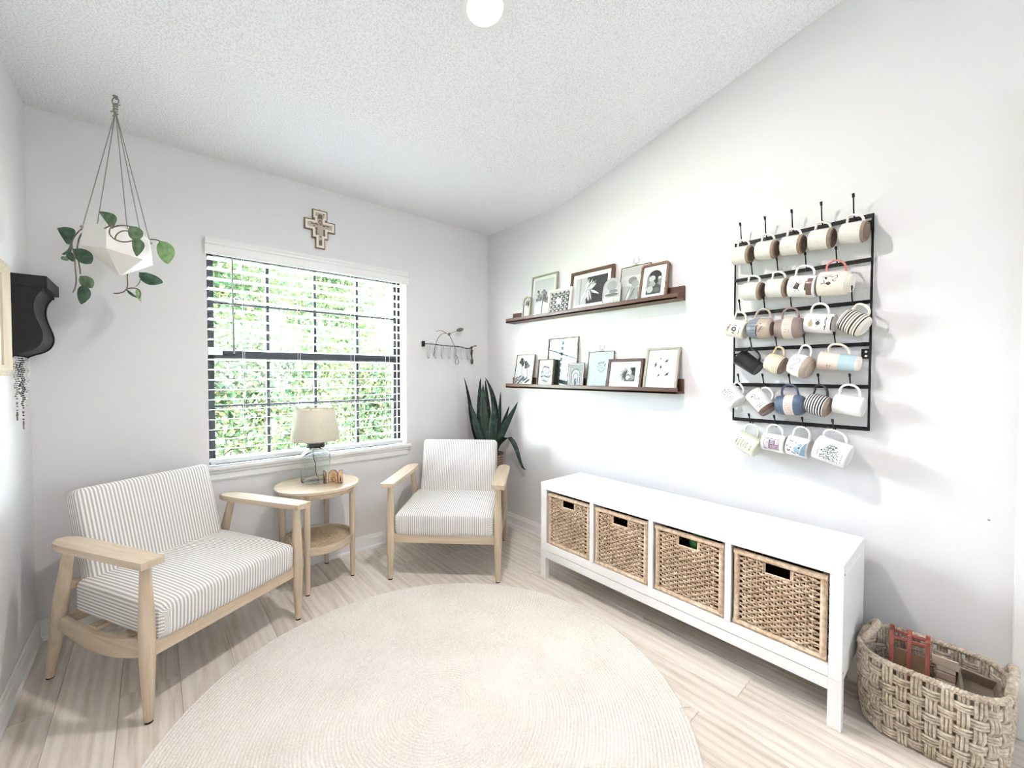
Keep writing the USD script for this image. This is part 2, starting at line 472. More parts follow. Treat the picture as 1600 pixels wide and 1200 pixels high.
# ------------------------------------------------------------------ window blind
bl = thing('window_blind', 'white slatted window blind with open slats hung inside the window recess', 'blind')
vp = [(.0, 1.905), (.014, 1.905), (.020, 1.915), (.020, 1.955), (.026, 1.962), (.026, 1.972), (.034, 1.982), (.034, 1.992), (.0, 1.992)]
V = [(px, -a, z) for px in (WX0 - .008, WX1 + .012) for a, z in vp]
obj('valance', loft(V, len(vp)), TRIM, bl)
obj('headrail', box(WX0 + .004, WX1 - .004, .004, .070, 1.925, 1.962), BLIND, bl)
TILT = math.radians(5.0)                                  # room edge a little higher
for i in range(20):
    z = 1.893 - .0575 * i
    yy = np.linspace(-.0315, .0315, 7)
    crown = .0022 * (1 - (yy / .0315) ** 2)
    prof = [(a, c + .0014) for a, c in zip(yy, crown)] + [(a, c - .0014) for a, c in zip(yy[::-1], crown[::-1])]
    V = []
    for px in (WX0 + .006, WX1 - .022):
        for a, c in prof:
            V.append((px, .040 + a * math.cos(TILT) + c * math.sin(TILT), z - a * math.sin(TILT) + c * math.cos(TILT)))
    obj('slat', loft(V, len(prof)), BLIND, bl)
obj('bottom_rail', box(WX0 + .006, WX1 - .022, .010, .070, .722, .748, .004), BLIND, bl)
for cx in (-1.80, -1.50, -1.16, -.905):
    for cy in (.006, .074):
        obj('ladder_cord', tube([(cx, cy, 1.93), (cx, cy, .735)], .0009, 5), CORD, bl)
obj('tilt_wand', tube([(-1.858, -.004, 1.90), (-1.857, -.006, 1.62), (-1.855, -.006, 1.352)], [.0042, .0042, .0052], 6), plain('wand', (140, 142, 142), .3), bl)

# ------------------------------------------------------------------ round braided rug
RUG = mat('rug_braid', {
    'g': ('texture_coordinate', {}), 'n': ('noise_texture', {'scale': 150.0, 'detail': 3.0}), 'n2': ('noise_texture', {'scale': 5.0, 'detail': 3.0}),
    'mx': ('mix_float', {'fac': 0.3}),
    'r': ('rgb_ramp', {'ramp': [(0.30, lin(218, 209, 198)), (0.5, lin(236, 229, 220)), (0.72, lin(245, 240, 232))]}),
    'b': ('bump', {'distance': 0.002, 'strength': 0.8}), 'p': ('principled_bsdf', {'roughness': 0.9, 'specular_ior_level': 0.15, 'sheen_weight': 0.15})},
    [('g.object', 'n.vector'), ('g.object', 'n2.vector'), ('n.fac', 'mx.a'), ('n2.fac', 'mx.b'), ('mx.result', 'r.fac'), ('r.color', 'p.base_color'), ('n.fac', 'b.height'), ('b.normal', 'p.normal')])
rug = thing('round_rug', 'cream braided round rug lying on the oak plank floor', 'rug', (-1.439, -1.549, 0))
pr, NB, RR = [(0.0, .008)], 74, .911
for k in range(NB):
    a, b = k * RR / NB, (k + 1) * RR / NB
    for t, z in ((.0, .0030), (.14, .0074), (.5, .0094), (.86, .0074)):
        pr.append((max(a + t * (b - a), 1e-4), z))
pr += [(RR, .0045), (RR - .001, .0006)]
rm = lathe(pr, 220)
V = np.array(rm.vertices)
ang = np.arctan2(V[:, 1], V[:, 0])
V[:, :2] *= (1 + .004 * np.sin(3 * ang + .6) + .003 * np.sin(7 * ang))[:, None]
rm.vertices = V
obj('braid', rm, RUG, rug, smooth=True)
obj('thread_end', tube(spline([(.672, -.588, .010), (.688, -.600, .014), (.703, -.600, .006), (.718, -.611, .003)], 10), .0016, 5), RUG, rug, label='loose thread at the rug edge')

# ------------------------------------------------------------------ two matching armchairs
ASH = {a: wood('ash_' + a, (208, 189, 164), (184, 162, 135), a, 1.0, .34) for a in 'xyz'}
PAD = plain('foot_pad', (22, 20, 19), .6)
STRIPE = mat('striped_cloth', {
    'u': ('uvmap', {'attribute': 'st'}), 's': ('separate_xyz', {}),
    'm': ('math', {'math_type': 'multiply', 'value2': 1 / .0128}), 'f': ('math', {'math_type': 'pingpong', 'value2': 0.5}),
    'r': ('rgb_ramp', {'ramp': [(0.21, lin(245, 243, 239)), (0.27, lin(196, 190, 184)), (0.5, lin(190, 183, 177))]}),
    'r2': ('rgb_ramp', {'ramp': [(0.35, (.86, .86, .86)), (0.65, (1.1, 1.1, 1.1))]}),
    'tc': ('texture_coordinate', {}), 'mp': ('mapping', {'scale': (300, 60, 300)}), 'n': ('noise_texture', {'scale': 2.2, 'detail': 3.0}),
    'mx': ('mix', {'mix_type': 'multiply', 'fac': 0.6}),
    'w': ('noise_texture', {'scale': 900.0, 'detail': 1.0}), 'b': ('bump', {'distance': 0.0008, 'strength': 0.6}),
    'p': ('principled_bsdf', {'roughness': 0.9, 'specular_ior_level': 0.15, 'sheen_weight': 0.2})},
    [('u.UV', 's.vector'), ('s.x', 'm.value1'), ('m.value', 'f.value1'), ('f.value', 'r.fac'), ('tc.object', 'mp.vector'), ('mp.vector', 'n.vector'), ('n.fac', 'r2.fac'),
     ('r.color', 'mx.color1'), ('r2.color', 'mx.color2'), ('mx.color', 'p.base_color'), ('tc.object', 'w.vector'), ('w.fac', 'b.height'), ('b.normal', 'p.normal')])


def cushion(w, d, h, r, crown, nx=28, ny=28, nz=8, sag=0.0):
    """Rounded cushion with stripes that wrap over the sides; returns mesh and uv (x = across the stripes)."""
    gx, gy, gz = (np.linspace(-.5, .5, n + 1) for n in (nx, ny, nz))
    V, F = [], []

    def face(f, nu, nv, flip):
        k = len(V)
        for i in range(nu + 1):
            for j in range(nv + 1):
                V.append(f(i, j))
        for i in range(nu):
            for j in range(nv):
                a, b, c, e = k + i * (nv + 1) + j, k + (i + 1) * (nv + 1) + j, k + (i + 1) * (nv + 1) + j + 1, k + i * (nv + 1) + j + 1
                F.append([a, b, c, e] if not flip else [a, e, c, b])
    for s in (-.5, .5):
        face(lambda i, j: (gx[i], gy[j], s), nx, ny, s < 0)
        face(lambda i, j: (gx[i], s, gz[j]), nx, nz, s > 0)
        face(lambda i, j: (s, gy[i], gz[j]), ny, nz, s < 0)
    q = np.array(V) * (w, d, h)
    inner = np.array([w / 2 - r, d / 2 - r, h / 2 - r])
    c = np.clip(q, -inner, inner)
    n = q - c
    L = np.linalg.norm(n, axis=1, keepdims=True)
    n = np.where(L > 0, n / np.maximum(L, 1e-9), 0)
    p = np.where(L > 1e-9, c + n * r, q)
    ang = np.arctan2(np.abs(n[:, 0]), n[:, 2])
    onside = np.abs(c[:, 0]) >= inner[0] - 1e-9
    u = np.where(onside, np.sign(p[:, 0]) * (inner[0] + np.where(L[:, 0] > 0, r * np.clip(ang, 0, PI), 0) + np.where(ang > .6, inner[2] - c[:, 2], 0)), p[:, 0])
    fx, fy = 1 - (2 * p[:, 0] / w) ** 2, 1 - (2 * p[:, 1] / d) ** 2
    fx, fy = np.clip(fx, 0, 1), np.clip(fy, 0, 1)
    p[:, 2] += np.where(p[:, 2] > 0, crown, sag) * (fx * fy) ** .6
    return trimesh.Trimesh(p, np.vstack([np.array(F)[:, [0, 1, 2]], np.array(F)[:, [0, 2, 3]]]), process=False), np.c_[u, p[:, 1]]


def turned(p0, p1, prof, sides=18):
    """A turned leg from p0 to p1; prof = (share of the way, radius)."""
    t = np.linspace(0, 1, 26)
    r = np.interp(t, *np.array(prof).T)
    k = np.ones(3) / 3
    r = np.r_[r[0], np.convolve(r, k, 'valid'), r[-1]]
    return tube(np.asarray(p0) + np.outer(t, np.asarray(p1) - np.asarray(p0)), r, sides)


def armchair(label, loc, rz):
    c = thing('armchair', label, 'chair', loc, rz, 'matching striped armchairs')
    for s in (-1, 1):
        l = obj('leg', turned((s * .325, 0, .008), (s * .325, .004, .566), [(0, .014), (.1, .017), (.42, .0245), (.62, .0245), (.8, .020), (1, .0165)]), ASH['z'], c, smooth=60)
        obj('foot_pad', T(trimesh.creation.cylinder(.0125, .008, sections=18), (s * .325, 0, .004)), PAD, l)
        l = obj('leg', turned((s * .315, .625, .008), (s * .325, .452, .566), [(0, .014), (.1, .017), (.45, .0245), (.62, .0245), (.8, .020), (1, .0165)]), ASH['z'], c, smooth=60)
        obj('foot_pad', T(trimesh.creation.cylinder(.0125, .008, sections=18), (s * .315, .625, .004)), PAD, l)
        # armrest: square at the front, rounded and wider towards the back
        xo, xi = .366, .290
        arm = sg.Polygon([(xi, -.040), (xo, -.048), (xo + .002, .20), (xo + .004, .40), (xo, .47), (xo - .03, .515), (xo - .062, .515), (xi - .002, .47), (xi - .006, .38), (xi - .004, .15)]).buffer(.006).buffer(-.006)
        am = extrude(arm, .025)
        if s < 0:
            am.vertices[:, 0] *= -1
            am.invert()
        obj('armrest', T(am, (0, 0, .566)), ASH['y'], c)
        # side rail: dips in the middle
        ys = np.linspace(.012, .575, 15)
        u = (ys - ys[0]) / (ys[-1] - ys[0])
        zt, zb = .288 - .030 * np.sin(PI * u) - .004 * u, .232 - .050 * np.sin(PI * u) + .010 * u
        sp = sg.Polygon(np.r_[np.c_[ys, zt], np.c_[ys[::-1], zb[::-1]]])
        sm = extrude(sp, .022)
        q = np.array(sm.vertices)
        sm.vertices = np.stack([q[:, 2] + s * .318 - .011, q[:, 0], q[:, 1]], 1)
        obj('side_rail', sm, ASH['y'], c)
    obj('front_rail', box(-.312, .312, .002, .026, .222, .282, .003), ASH['x'], c)
    obj('rear_rail', box(-.305, .305, .535, .557, .225, .272, .003), ASH['x'], c)
    obj('rear_rail', box(-.318, .318, .508, .528, .372, .402, .003), ASH['x'], c)
    for y in (.17, .35):
        obj('slat', box(-.310, .310, y - .025, y + .025, .252, .266, .002), ASH['x'], c)
    m, uv = cushion(.600, .50, .128, .026, .022)
    m = T(m, rx=math.radians(2.5))
    m.apply_translation((0, .238, .342))
    obj('seat', m, STRIPE, c, smooth=True, uv=uv)
    m, uv = cushion(.535, .510, .095, .026, .012)
    m = T(m, rx=math.radians(74))                         # leans back
    m.apply_translation((0, .512, .510))
    obj('backrest', m, STRIPE, c, smooth=True, uv=uv)
    return c


CHA, CHB = (-1.955, -.764), (-.914, -.749)
chair = armchair('striped armchair on the left, in the corner under the hanging planter', (*CHA, 0), math.radians(30.0))
dup(chair, 'striped armchair beyond the rug, in front of the snake plant', (*CHB, 0), math.radians(-44.3))

# ------------------------------------------------------------------ round side table
tb = thing('side_table', 'round light wood side table with a woven lower shelf between the two armchairs', 'table', (-1.472, -.233, 0))
R = .230
tp = lathe([(0.001, .585), (R - .004, .585), (R, .582), (R, .569), (R - .006, .565), (.001, .565)], 72)
obj('tabletop', tp, wood('ash_top', (212, 193, 168), (196, 175, 149), 'x', .8, .20, .4), tb, smooth=40)
obj('apron', lathe([(.192, .536), (.204, .536), (.204, .566), (.192, .566), (.192, .536)], 64), ASH['x'], tb, smooth=40)
for a in (-121, -31, 59, 149):
    px, py = .199 * math.cos(math.radians(a)), .199 * math.sin(math.radians(a)) + .010
    l = obj('leg', turned((px, py, .007), (px, py, .566), [(0, .0125), (.5, .0165), (1, .0175)]), ASH['z'], tb, smooth=60)
    obj('foot_pad', T(trimesh.creation.cylinder(.0115, .007, sections=16), (px, py, .0035)), PAD, l)
obj('shelf_rim', lathe([(.182, .222), (.198, .222), (.200, .226), (.200, .262), (.197, .266), (.186, .266), (.182, .258), (.182, .222)], 64), ASH['x'], tb, smooth=40)
cane = []
for k in range(-16, 17):
    h = math.sqrt(max(.183 ** 2 - (k * .0112) ** 2, 0))
    if h < .01:
        continue
    t = np.linspace(-h, h, max(4, int(h / .0056)))
    ph = np.round(t / .0112)
    cane.append(tube(np.c_[t, np.full_like(t, k * .0112), .252 + .0016 * np.cos(PI * t / .0112 + PI * k)], .0042, 5, flat=.4, side_dir=(0, 0, 1)))
    cane.append(tube(np.c_[np.full_like(t, k * .0112), t, .252 - .0016 * np.cos(PI * t / .0112 + PI * k)], .0042, 5, flat=.4, side_dir=(0, 0, 1)))
obj('cane_weave', cat(cane), plain('cane', (196, 172, 140), .6, vary=.15, vscale=60), tb, smooth=True, kind='stuff')

# ------------------------------------------------------------------ table lamp on it
lp = thing('table_lamp', 'table lamp with a clear glass jar base and linen drum shade', 'lamp', (-1.475, -.205, .585))
jr = .081
outer = [(.001, .003), (jr - .014, .0), (jr - .004, .004), (jr, .012), (jr, .165), (jr - .003, .174), (.056, .197), (.050, .203), (.050, .215)]
inner = [(.047, .215), (.047, .203), (.053, .194), (jr - .007, .171), (jr - .004, .164), (jr - .004, .016), (jr - .010, .010), (.030, .007), (.001, .007)]
obj('jar', lathe(outer + inner, 64), JAR, lp, smooth=40)
obj('jar_lid', lathe([(.001, .212), (.053, .212), (.0545, .214), (.0545, .234), (.052, .237), (.001, .237)], 48), plain('lid_dark', (34, 36, 35), .4), lp, smooth=40)
obj('neck', lathe([(.001, .237), (.013, .237), (.013, .246), (.009, .249), (.009, .30), (.001, .30)], 24), plain('lid_dark', (34, 36, 35), .4), lp, smooth=40)
obj('socket', lathe([(.001, .285), (.017, .285), (.019, .29), (.019, .335), (.001, .335)], 24), plain('lid_dark', (34, 36, 35), .4), lp, smooth=40)
obj('cord', tube(spline([(.002, .0, .213), (-.012, .01, .17), (.004, .02, .11), (.010, .03, .05), (.030, .055, .0125)], 30), .0022, 6), plain('lamp_cord', (120, 116, 110), .6), lp, smooth=True)
SHADE = mat('linen_shade', {'tc': ('texture_coordinate', {}), 'mp': ('mapping', {'scale': (420, 420, 90)}), 'n': ('noise_texture', {'scale': 1.0, 'detail': 3.0}),
                            'r': ('rgb_ramp', {'ramp': [(.3, lin(226, 218, 204)), (.7, lin(240, 234, 222))]}), 'd': ('diffuse_bsdf', {}), 't': ('translucent_bsdf', {}), 'mx': ('mix_closure', {'fac': .45})},
            [('tc.object', 'mp.vector'), ('mp.vector', 'n.vector'), ('n.fac', 'r.fac'), ('r.color', 'd.color'), ('r.color', 't.color'), ('d.BSDF', 'mx.closure1'), ('t.BSDF', 'mx.closure2')], surface='mx.closure')
sb, stp, z0, z1 = .137, .111, .258, .440
obj('shade', lathe([(sb, z0), (stp, z1), (stp - .0016, z1), (sb - .0016, z0), (sb, z0)], 72), SHADE, lp, smooth=40)
for r, z in ((sb, z0 + .002), (stp, z1 - .004)):
    obj('shade_trim', lathe([(r - .001, z - .004), (r + .0012, z - .004), (r + .0010, z + .005), (r - .001, z + .005), (r - .001, z - .004)], 72), SHADE, lp, smooth=40)
obj('spider', cat([tube([(stp - .002, 0, z1 - .01), (0, 0, z1 - .02), (-stp + .002, 0, z1 - .01)], .0015, 6), tube([(0, stp - .002, z1 - .01), (0, 0, z1 - .02), (0, -stp + .002, z1 - .01)], .0015, 6), tube([(0, 0, .33), (0, 0, z1 - .01)], .003, 8)]), BLACK, lp)

# ------------------------------------------------------------------ small carved triptych on the table
tri = thing('wooden_triptych', 'small wooden three-panel carving with arched centre standing beside the lamp jar', 'ornament', (-1.405, -.305, .585), math.radians(-40))
BIRCH = plain('birch_ply', (206, 172, 132), .6, vary=.12, vscale=40)
BURNT = plain('burnt_edge', (96, 66, 44), .8)
ENGR = plain('engraving', (78, 56, 40), .8)
INK2 = plain('engraving_light', (140, 108, 80), .8)


def standing(poly, t=.005, at=(0, 0), rz=0.0, y=0.0):
    m = extrude(poly, t)
    q = np.array(m.vertices)
    m.vertices = np.stack([q[:, 0], t / 2 - q[:, 2] + y, q[:, 1]], 1)
    return T(m, (at[0], at[1], 0), rz=rz)


arch = unary_union([sg.box(-.027, 0, .027, .052), sg.Point(0, .052).buffer(.027)])
wing = sg.Polygon([(-.013, 0), (.013, 0), (.013, .058), (.010, .068), (.003, .074), (-.006, .078), (-.012, .074), (-.009, .066), (-.013, .056), (-.011, .040), (-.014, .022)])
for nm, poly, at, rz in (('panel', arch, (0, 0), 0), ('panel', wing, (-.045, -.012), -.55), ('panel', sa.scale(wing, -1, 1.06, origin=(0, 0)), (.046, -.010), .5)):
    pnl = obj(nm, standing(poly, .005, at, rz), BIRCH, tri)
    obj('burnt_edge', standing(poly.difference(poly.buffer(-.0022)), .0058, at, rz), BURNT, pnl)
    if poly is arch:
        fig = unary_union([ellipse(.003, .045, .007, .009), sg.Polygon([(-.016, .006), (.019, .006), (.017, .022), (.009, .036), (-.004, .036), (-.012, .024)]), ellipse(-.009, .030, .004, .005)])
        hol = fig.difference(unary_union([ellipse(.003, .044, .004, .006), ellipse(.006, .022, .005, .008), ellipse(-.008, .013, .004, .004), ellipse(-.002, .030, .003, .003)]))
        obj('carved_figure', standing(hol, .0006, at, rz, -.0029), INK2, pnl)
        obj('carved_halo', standing(ellipse(.003, .046, .013, .014).difference(ellipse(.003, .046, .0118, .0128)), .0006, at, rz, -.0029), INK2, pnl)
    else:
        s = 1 if rz > 0 else -1
        obj('carved_figure', standing(unary_union([ellipse(s * -.001, .044, .003, .0036), sg.Polygon([(-.005, .012), (.005, .012), (.004, .030), (.002, .040), (-.002, .040), (-.004, .030)]), sg.box(-.008, .004, .009, .010)]), .0006, at, rz, -.0029), ENGR, pnl)

# ------------------------------------------------------------------ snake plant in the corner
sp = thing('snake_plant', 'dark green snake plant with sword leaves in a brown pot in the corner', 'plant', (-.205, -.275, 0))
pot = lathe([(.001, .0), (.078, .0), (.083, .006), (.118, .598), (.120, .606), (.118, .612), (.110, .612), (.108, .600), (.106, .57), (.001, .57)], 56)
obj('pot', pot, mat('woven_pot', {'tc': ('texture_coordinate', {}), 'w': ('wave_texture', {'wave_type': 'bands', 'bands_direction': 'z', 'scale': 16.0, 'distortion': 1.5, 'detail': 2.0}),
                                  'r': ('rgb_ramp', {'ramp': [(.2, lin(104, 84, 70)), (.8, lin(164, 140, 120))]}), 'b': ('bump', {'distance': .004}), 'p': ('principled_bsdf', {'roughness': .8})},
                    [('tc.object', 'w.vector'), ('w.fac', 'r.fac'), ('r.color', 'p.base_color'), ('w.fac', 'b.height'), ('b.normal', 'p.normal')]), sp, smooth=40)
obj('soil', lathe([(.001, .592), (.06, .590), (.106, .584), (.106, .575), (.001, .575)], 32), plain('soil', (60, 46, 38), .95, bump=(60, .006)), sp, kind='stuff')
SNAKE = mat('snake_leaf', {'tc': ('texture_coordinate', {}), 'n': ('noise_texture', {'scale': 1.0, 'detail': 3.0}), 'mp': ('mapping', {'scale': (10, 10, 34)}),
                           'r': ('rgb_ramp', {'ramp': [(.35, lin(10, 26, 19)), (.55, lin(18, 40, 29)), (.78, lin(44, 66, 52))]}), 'p': ('principled_bsdf', {'roughness': .42, 'specular_ior_level': .35})},
            [('tc.object', 'mp.vector'), ('mp.vector', 'n.vector'), ('n.fac', 'r.fac'), ('r.color', 'p.base_color')])
PV = np.array([2.0, 2.58]) / np.hypot(2.0, 2.58)           # away from the room
PR = np.array([PV[1], -PV[0]])                             # to the right as seen from the room


def sword(path, w, face=0.0, fold=.25, twist=0.0):
    """A stiff blade: path = (right, away, z) points; face = turn of its flat side."""
    p = spline(np.array([[*(PR * a + PV * b), z] for a, b, z in path]), 18)
    t = np.gradient(p, axis=0)
    t /= np.linalg.norm(t, axis=1, keepdims=True)
    s = np.linspace(0, 1, 18)
    h = w / 2 * np.clip(np.minimum(.55 + 1.3 * s, 1) * np.minimum(1, ((1 - s) / .42)) ** .75, .006, 1)
    V = []
    for i in range(18):
        f = face + twist * s[i]
        d = np.r_[PR * math.cos(f) + PV * math.sin(f), 0]
        d = d - (d @ t[i]) * t[i]
        d /= np.linalg.norm(d)
        n = np.cross(t[i], d)
        for a in np.linspace(-1, 1, 7):
            V.append(p[i] + d * h[i] * a - n * h[i] * fold * (1 - a * a) - n * .0012)
        for a in np.linspace(1, -1, 7):
            V.append(p[i] + d * h[i] * a - n * h[i] * fold * (1 - a * a) + n * .0012)
    k = 14
    F = []
    for i in range(17):
        for j in range(k):
            j2 = (j + 1) % k
            F += [[i * k + j, i * k + j2, (i + 1) * k + j2], [i * k + j, (i + 1) * k + j2, (i + 1) * k + j]]
    return trimesh.Trimesh(np.array(V), F, process=False)


for path, w, f, tw in [
        ([(-.035, .00, .57), (-.11, .01, .78), (-.150, .02, 1.0), (-.197, .03, 1.21)], .050, .5, .5),
        ([(-.03, -.03, .57), (-.075, -.03, .76), (-.115, -.02, .90), (-.152, -.01, 1.02)], .062, .2, 0),
        ([(-.02, .02, .57), (-.055, .03, .80), (-.070, .03, 1.0), (-.065, .04, 1.21)], .060, -.2, .3),
        ([(-.01, -.02, .57), (-.025, -.02, .80), (-.040, -.01, 1.0), (-.046, .0, 1.165)], .066, .0, 0),
        ([(.0, .03, .57), (-.005, .05, .8), (-.015, .05, 1.0), (-.028, .06, 1.19)], .060, .3, .2),
        ([(.02, .01, .57), (.045, .01, .82), (.040, .01, 1.02), (-.030, .02, 1.213)], .056, .1, .2),
        ([(.01, -.03, .57), (.03, -.04, .75), (.035, -.035, .90), (.04, -.03, 1.03)], .066, -.1, 0),
        ([(.03, .0, .57), (.068, .0, .78), (.088, .0, .97), (.093, .0, 1.10)], .050, .6, .2),
        ([(.04, .03, .57), (.085, .04, .75), (.13, .04, .88), (.165, .03, .985)], .040, .2, 0),
        ([(.04, -.02, .57), (.088, -.03, .74), (.155, -.04, .88), (.228, -.05, 1.02)], .056, .1, 0),
        ([(.05, -.02, .57), (.105, -.03, .715), (.150, -.04, .738), (.215, -.06, .655), (.292, -.08, .495)], .040, .2, .2),
        ([(-.05, .02, .57), (-.085, .03, .70), (-.105, .03, .80), (-.118, .03, .88)], .050, -.2, 0)]:
    obj('leaf', sword(path, w, f, .22, tw), SNAKE, sp, smooth=True)

# ------------------------------------------------------------------ white bench with four cubbies
BW = plain('bench_white', (246, 245, 242), .38)
bench = thing('storage_bench', 'long white storage bench with four open cubbies along the right wall', 'bench')
bx0, bx1 = -.438, -.066
by0, by1 = -2.550, -1.092
obj('top', box(bx0, bx1, by0, by1, .542, .584, .0015), BW, bench)
for y0, y1 in ((by0, -2.511), (-1.137, by1)):
    obj('side_panel', box(bx0, bx1, y0, y1, .174, .542, .001), BW, bench)
for y in (-1.473, -1.823, -2.173):
    obj('divider', box(bx0 + .002, bx1, y - .0125, y + .0125, .218, .542, .001), BW, bench)
obj('bottom_shelf', box(bx0, bx1, -2.511, -1.137, .176, .218, .001), BW, bench)
obj('back_panel', box(bx1 - .006, bx1, -2.511, -1.137, .218, .542), BW, bench)
obj('base_rail', box(bx0 + .001, bx0 + .020, -2.511, -1.131, .130, .1735, .001), BW, bench)
obj('base_rail', box(bx1 - .020, bx1, -2.511, -1.131, .130, .1735, .001), BW, bench)
for y0 in (by0, by1 - .040):
    for x0 in (bx0, bx1 - .032):
        obj('leg', box(x0, x0 + .032, y0, y0 + .040, 0, .1735, .001), BW, bench)
DOT = plain('screw_cap', (150, 146, 140), .5)
for z in (.205, .548):
    obj('screw_cap', T(trimesh.creation.cylinder(.003, .002, sections=10), (bx0 + .012, by0 - .0005, z), rx=PI / 2), DOT, bench)

# ------------------------------------------------------------------ wicker baskets in the cubbies (one built, three copies)
WICK = mat('wicker', {'tc': ('texture_coordinate', {}), 'n': ('noise_texture', {'scale': 60.0, 'detail': 3.0}), 'n2': ('noise_texture', {'scale': 9.0, 'detail': 2.0}), 'oi': ('object_info', {}),
                      'mx': ('mix_float', {'fac': .35}), 'r': ('rgb_ramp', {'ramp': [(.30, lin(166, 138, 112)), (.46, lin(206, 180, 152)), (.66, lin(232, 210, 186))]}),
                      'b': ('bump', {'distance': .0012}), 'p': ('principled_bsdf', {'roughness': .6, 'specular_ior_level': .3})},
           [('tc.object', 'n.vector'), ('tc.object', 'n2.vector'), ('n.fac', 'mx.a'), ('n2.fac', 'mx.b'), ('mx.result', 'r.fac'), ('r.color', 'p.base_color'), ('n.fac', 'b.height'), ('b.normal', 'p.normal')])
INSIDE = plain('basket_inside', (70, 48, 34), .9)


def wrapped(p0, p1, r, pitch=.0058):
    """A rod bound with cane: a fine ring at every turn."""
    n = max(8, int(np.linalg.norm(np.subtract(p1, p0)) / pitch * 2))
    t = np.linspace(0, 1, n)
    return tube(np.asarray(p0) + np.outer(t, np.subtract(p1, p0)), r * (1 - .06 * (np.arange(n) % 2) + .05 * rng.random(n)), 9)


BWD, BHT, BDP = .312, .309, .335                          # basket width (along y), height, depth
bk = thing('wicker_basket', 'woven wicker basket in the far left cubby of the white bench', 'basket', (bx0 + .006, -1.2995, .218), 0, 'wicker baskets in the bench')
hw = BWD / 2
obj('body', cat([box(.020, BDP, -hw + .004, hw - .004, .004, .012), box(.014, .018, -hw + .01, hw - .01, .01, BHT - .075), box(.014, .018, -hw + .01, -.048, .01, BHT - .02), box(.014, .018, .048, hw - .01, .01, BHT - .02),
                 box(.018, BDP, -hw + .006, -hw + .010, .01, BHT - .01), box(.018, BDP, hw - .010, hw - .006, .01, BHT - .01), box(BDP - .006, BDP - .002, -hw + .006, hw - .006, .01, BHT - .01)]), INSIDE, bk)
brd = .0115
ys = (-hw + brd, hw - brd)
obj('border', wrapped((brd, -hw, BHT - brd), (brd, hw, BHT - brd), brd), WICK, bk, smooth=50)
obj('border', wrapped((brd, -hw, brd), (brd, hw, brd), brd), WICK, bk, smooth=50)
for y in ys:
    obj('border', wrapped((brd, y, .012), (brd, y, BHT - .012), brd), WICK, bk, smooth=50)
    obj('border', wrapped((brd, y, BHT - brd), (BDP, y, BHT - brd), brd * .9), WICK, bk, smooth=50)
obj('border', wrapped((BDP - .01, -hw, BHT - brd), (BDP - .01, hw, BHT - brd), brd * .9), WICK, bk, smooth=50)
NS, NRW = 12, 25
sy = np.linspace(-hw + .044, hw - .044, NS)
sz0, sz1 = .025, BHT - .024
hy0, hy1, hz0, hz1 = -.043, .043, BHT - .062, BHT - .024  # the hand hole
obj('stakes', cat([tube([(.0095, y, sz0), (.0095, y, hz0 - .004 if hy0 - .004 < y < hy1 + .004 else sz1)], .0034, 6) for y in sy]), WICK, bk, smooth=True, kind='stuff')
rows = []
for k in range(NRW):
    z = sz0 + (k + .5) * (sz1 - sz0) / NRW
    segs = [(-hw + .020, hw - .020)] if z < hz0 - .003 else [(-hw + .020, hy0 - .005), (hy1 + .005, hw - .020)]
    for a, b in segs:
        y = np.linspace(a, b, int((b - a) / .0042) + 2)
        ph = (y - sy[0]) / (sy[1] - sy[0])
        amp = np.clip(np.minimum(y + hw - .018, hw - .018 - y) / .012, 0, 1)
        x = .0092 - amp * .0062 * np.cos(PI * (ph + k)) * np.clip((ph > -.6) & (ph < NS - .4), 0, 1)
        zz = z + .0011 * np.sin(ph * 2.1 + k * 1.3) + .0006 * rng.standard_normal(len(y))
        out = (ph < -.45) | (ph > NS - .55)
        zz = zz + np.where(out, .0042 * np.minimum(np.abs(np.where(ph < 0, ph, ph - NS + 1)) / 1.2, 1) * (1 if k % 2 else -1), 0)
        rr = np.where(out, .0030, .0046)
        rows.append(tube(np.c_[x, y, zz], rr + .0003 * rng.random(), 6, flat=.62, side_dir=(1, 0, 0)))
obj('weave', cat(rows), WICK, bk, smooth=True, kind='stuff')
obj('hand_hole_rim', cat([wrapped((.010, hy0, hz0 - .002), (.010, hy1, hz0 - .002), .0045, .004), wrapped((.010, hy0 - .002, hz0), (.010, hy0 - .002, hz1), .0042, .004), wrapped((.010, hy1 + .002, hz0), (.010, hy1 + .002, hz1), .0042, .004)]), WICK, bk, smooth=50)
side = []
for s in (-1, 1):
    for k in range(16):
        z = .025 + k * .0172
        x = np.linspace(.02, BDP - .01, 40)
        side.append(tube(np.c_[x, s * (hw - .006) + .0025 * np.cos(PI * (x / .024 + k)), np.full_like(x, z)], .0065, 5, flat=.4, side_dir=(0, 1, 0)))
obj('side_weave', cat(side), WICK, bk, smooth=True, kind='stuff')
for lab, y in (('woven wicker basket in the second cubby from the left of the white bench', -1.6475), ('woven wicker basket in the third cubby, something green showing in its hand hole', -1.9985),
               ('woven wicker basket in the nearest, rightmost cubby of the white bench', -2.348)):
    dup(bk, lab, (bx0 + .006, y, .218))
tag(stage.GetPrimAtPath(obj('green_toy', T(trimesh.creation.icosphere(2, .045), (bx0 + .085, -2.020, .475)), plain('toy_green', (40, 120, 62), .5))), 'green toy seen through the hand hole of the third wicker basket', 'toy')

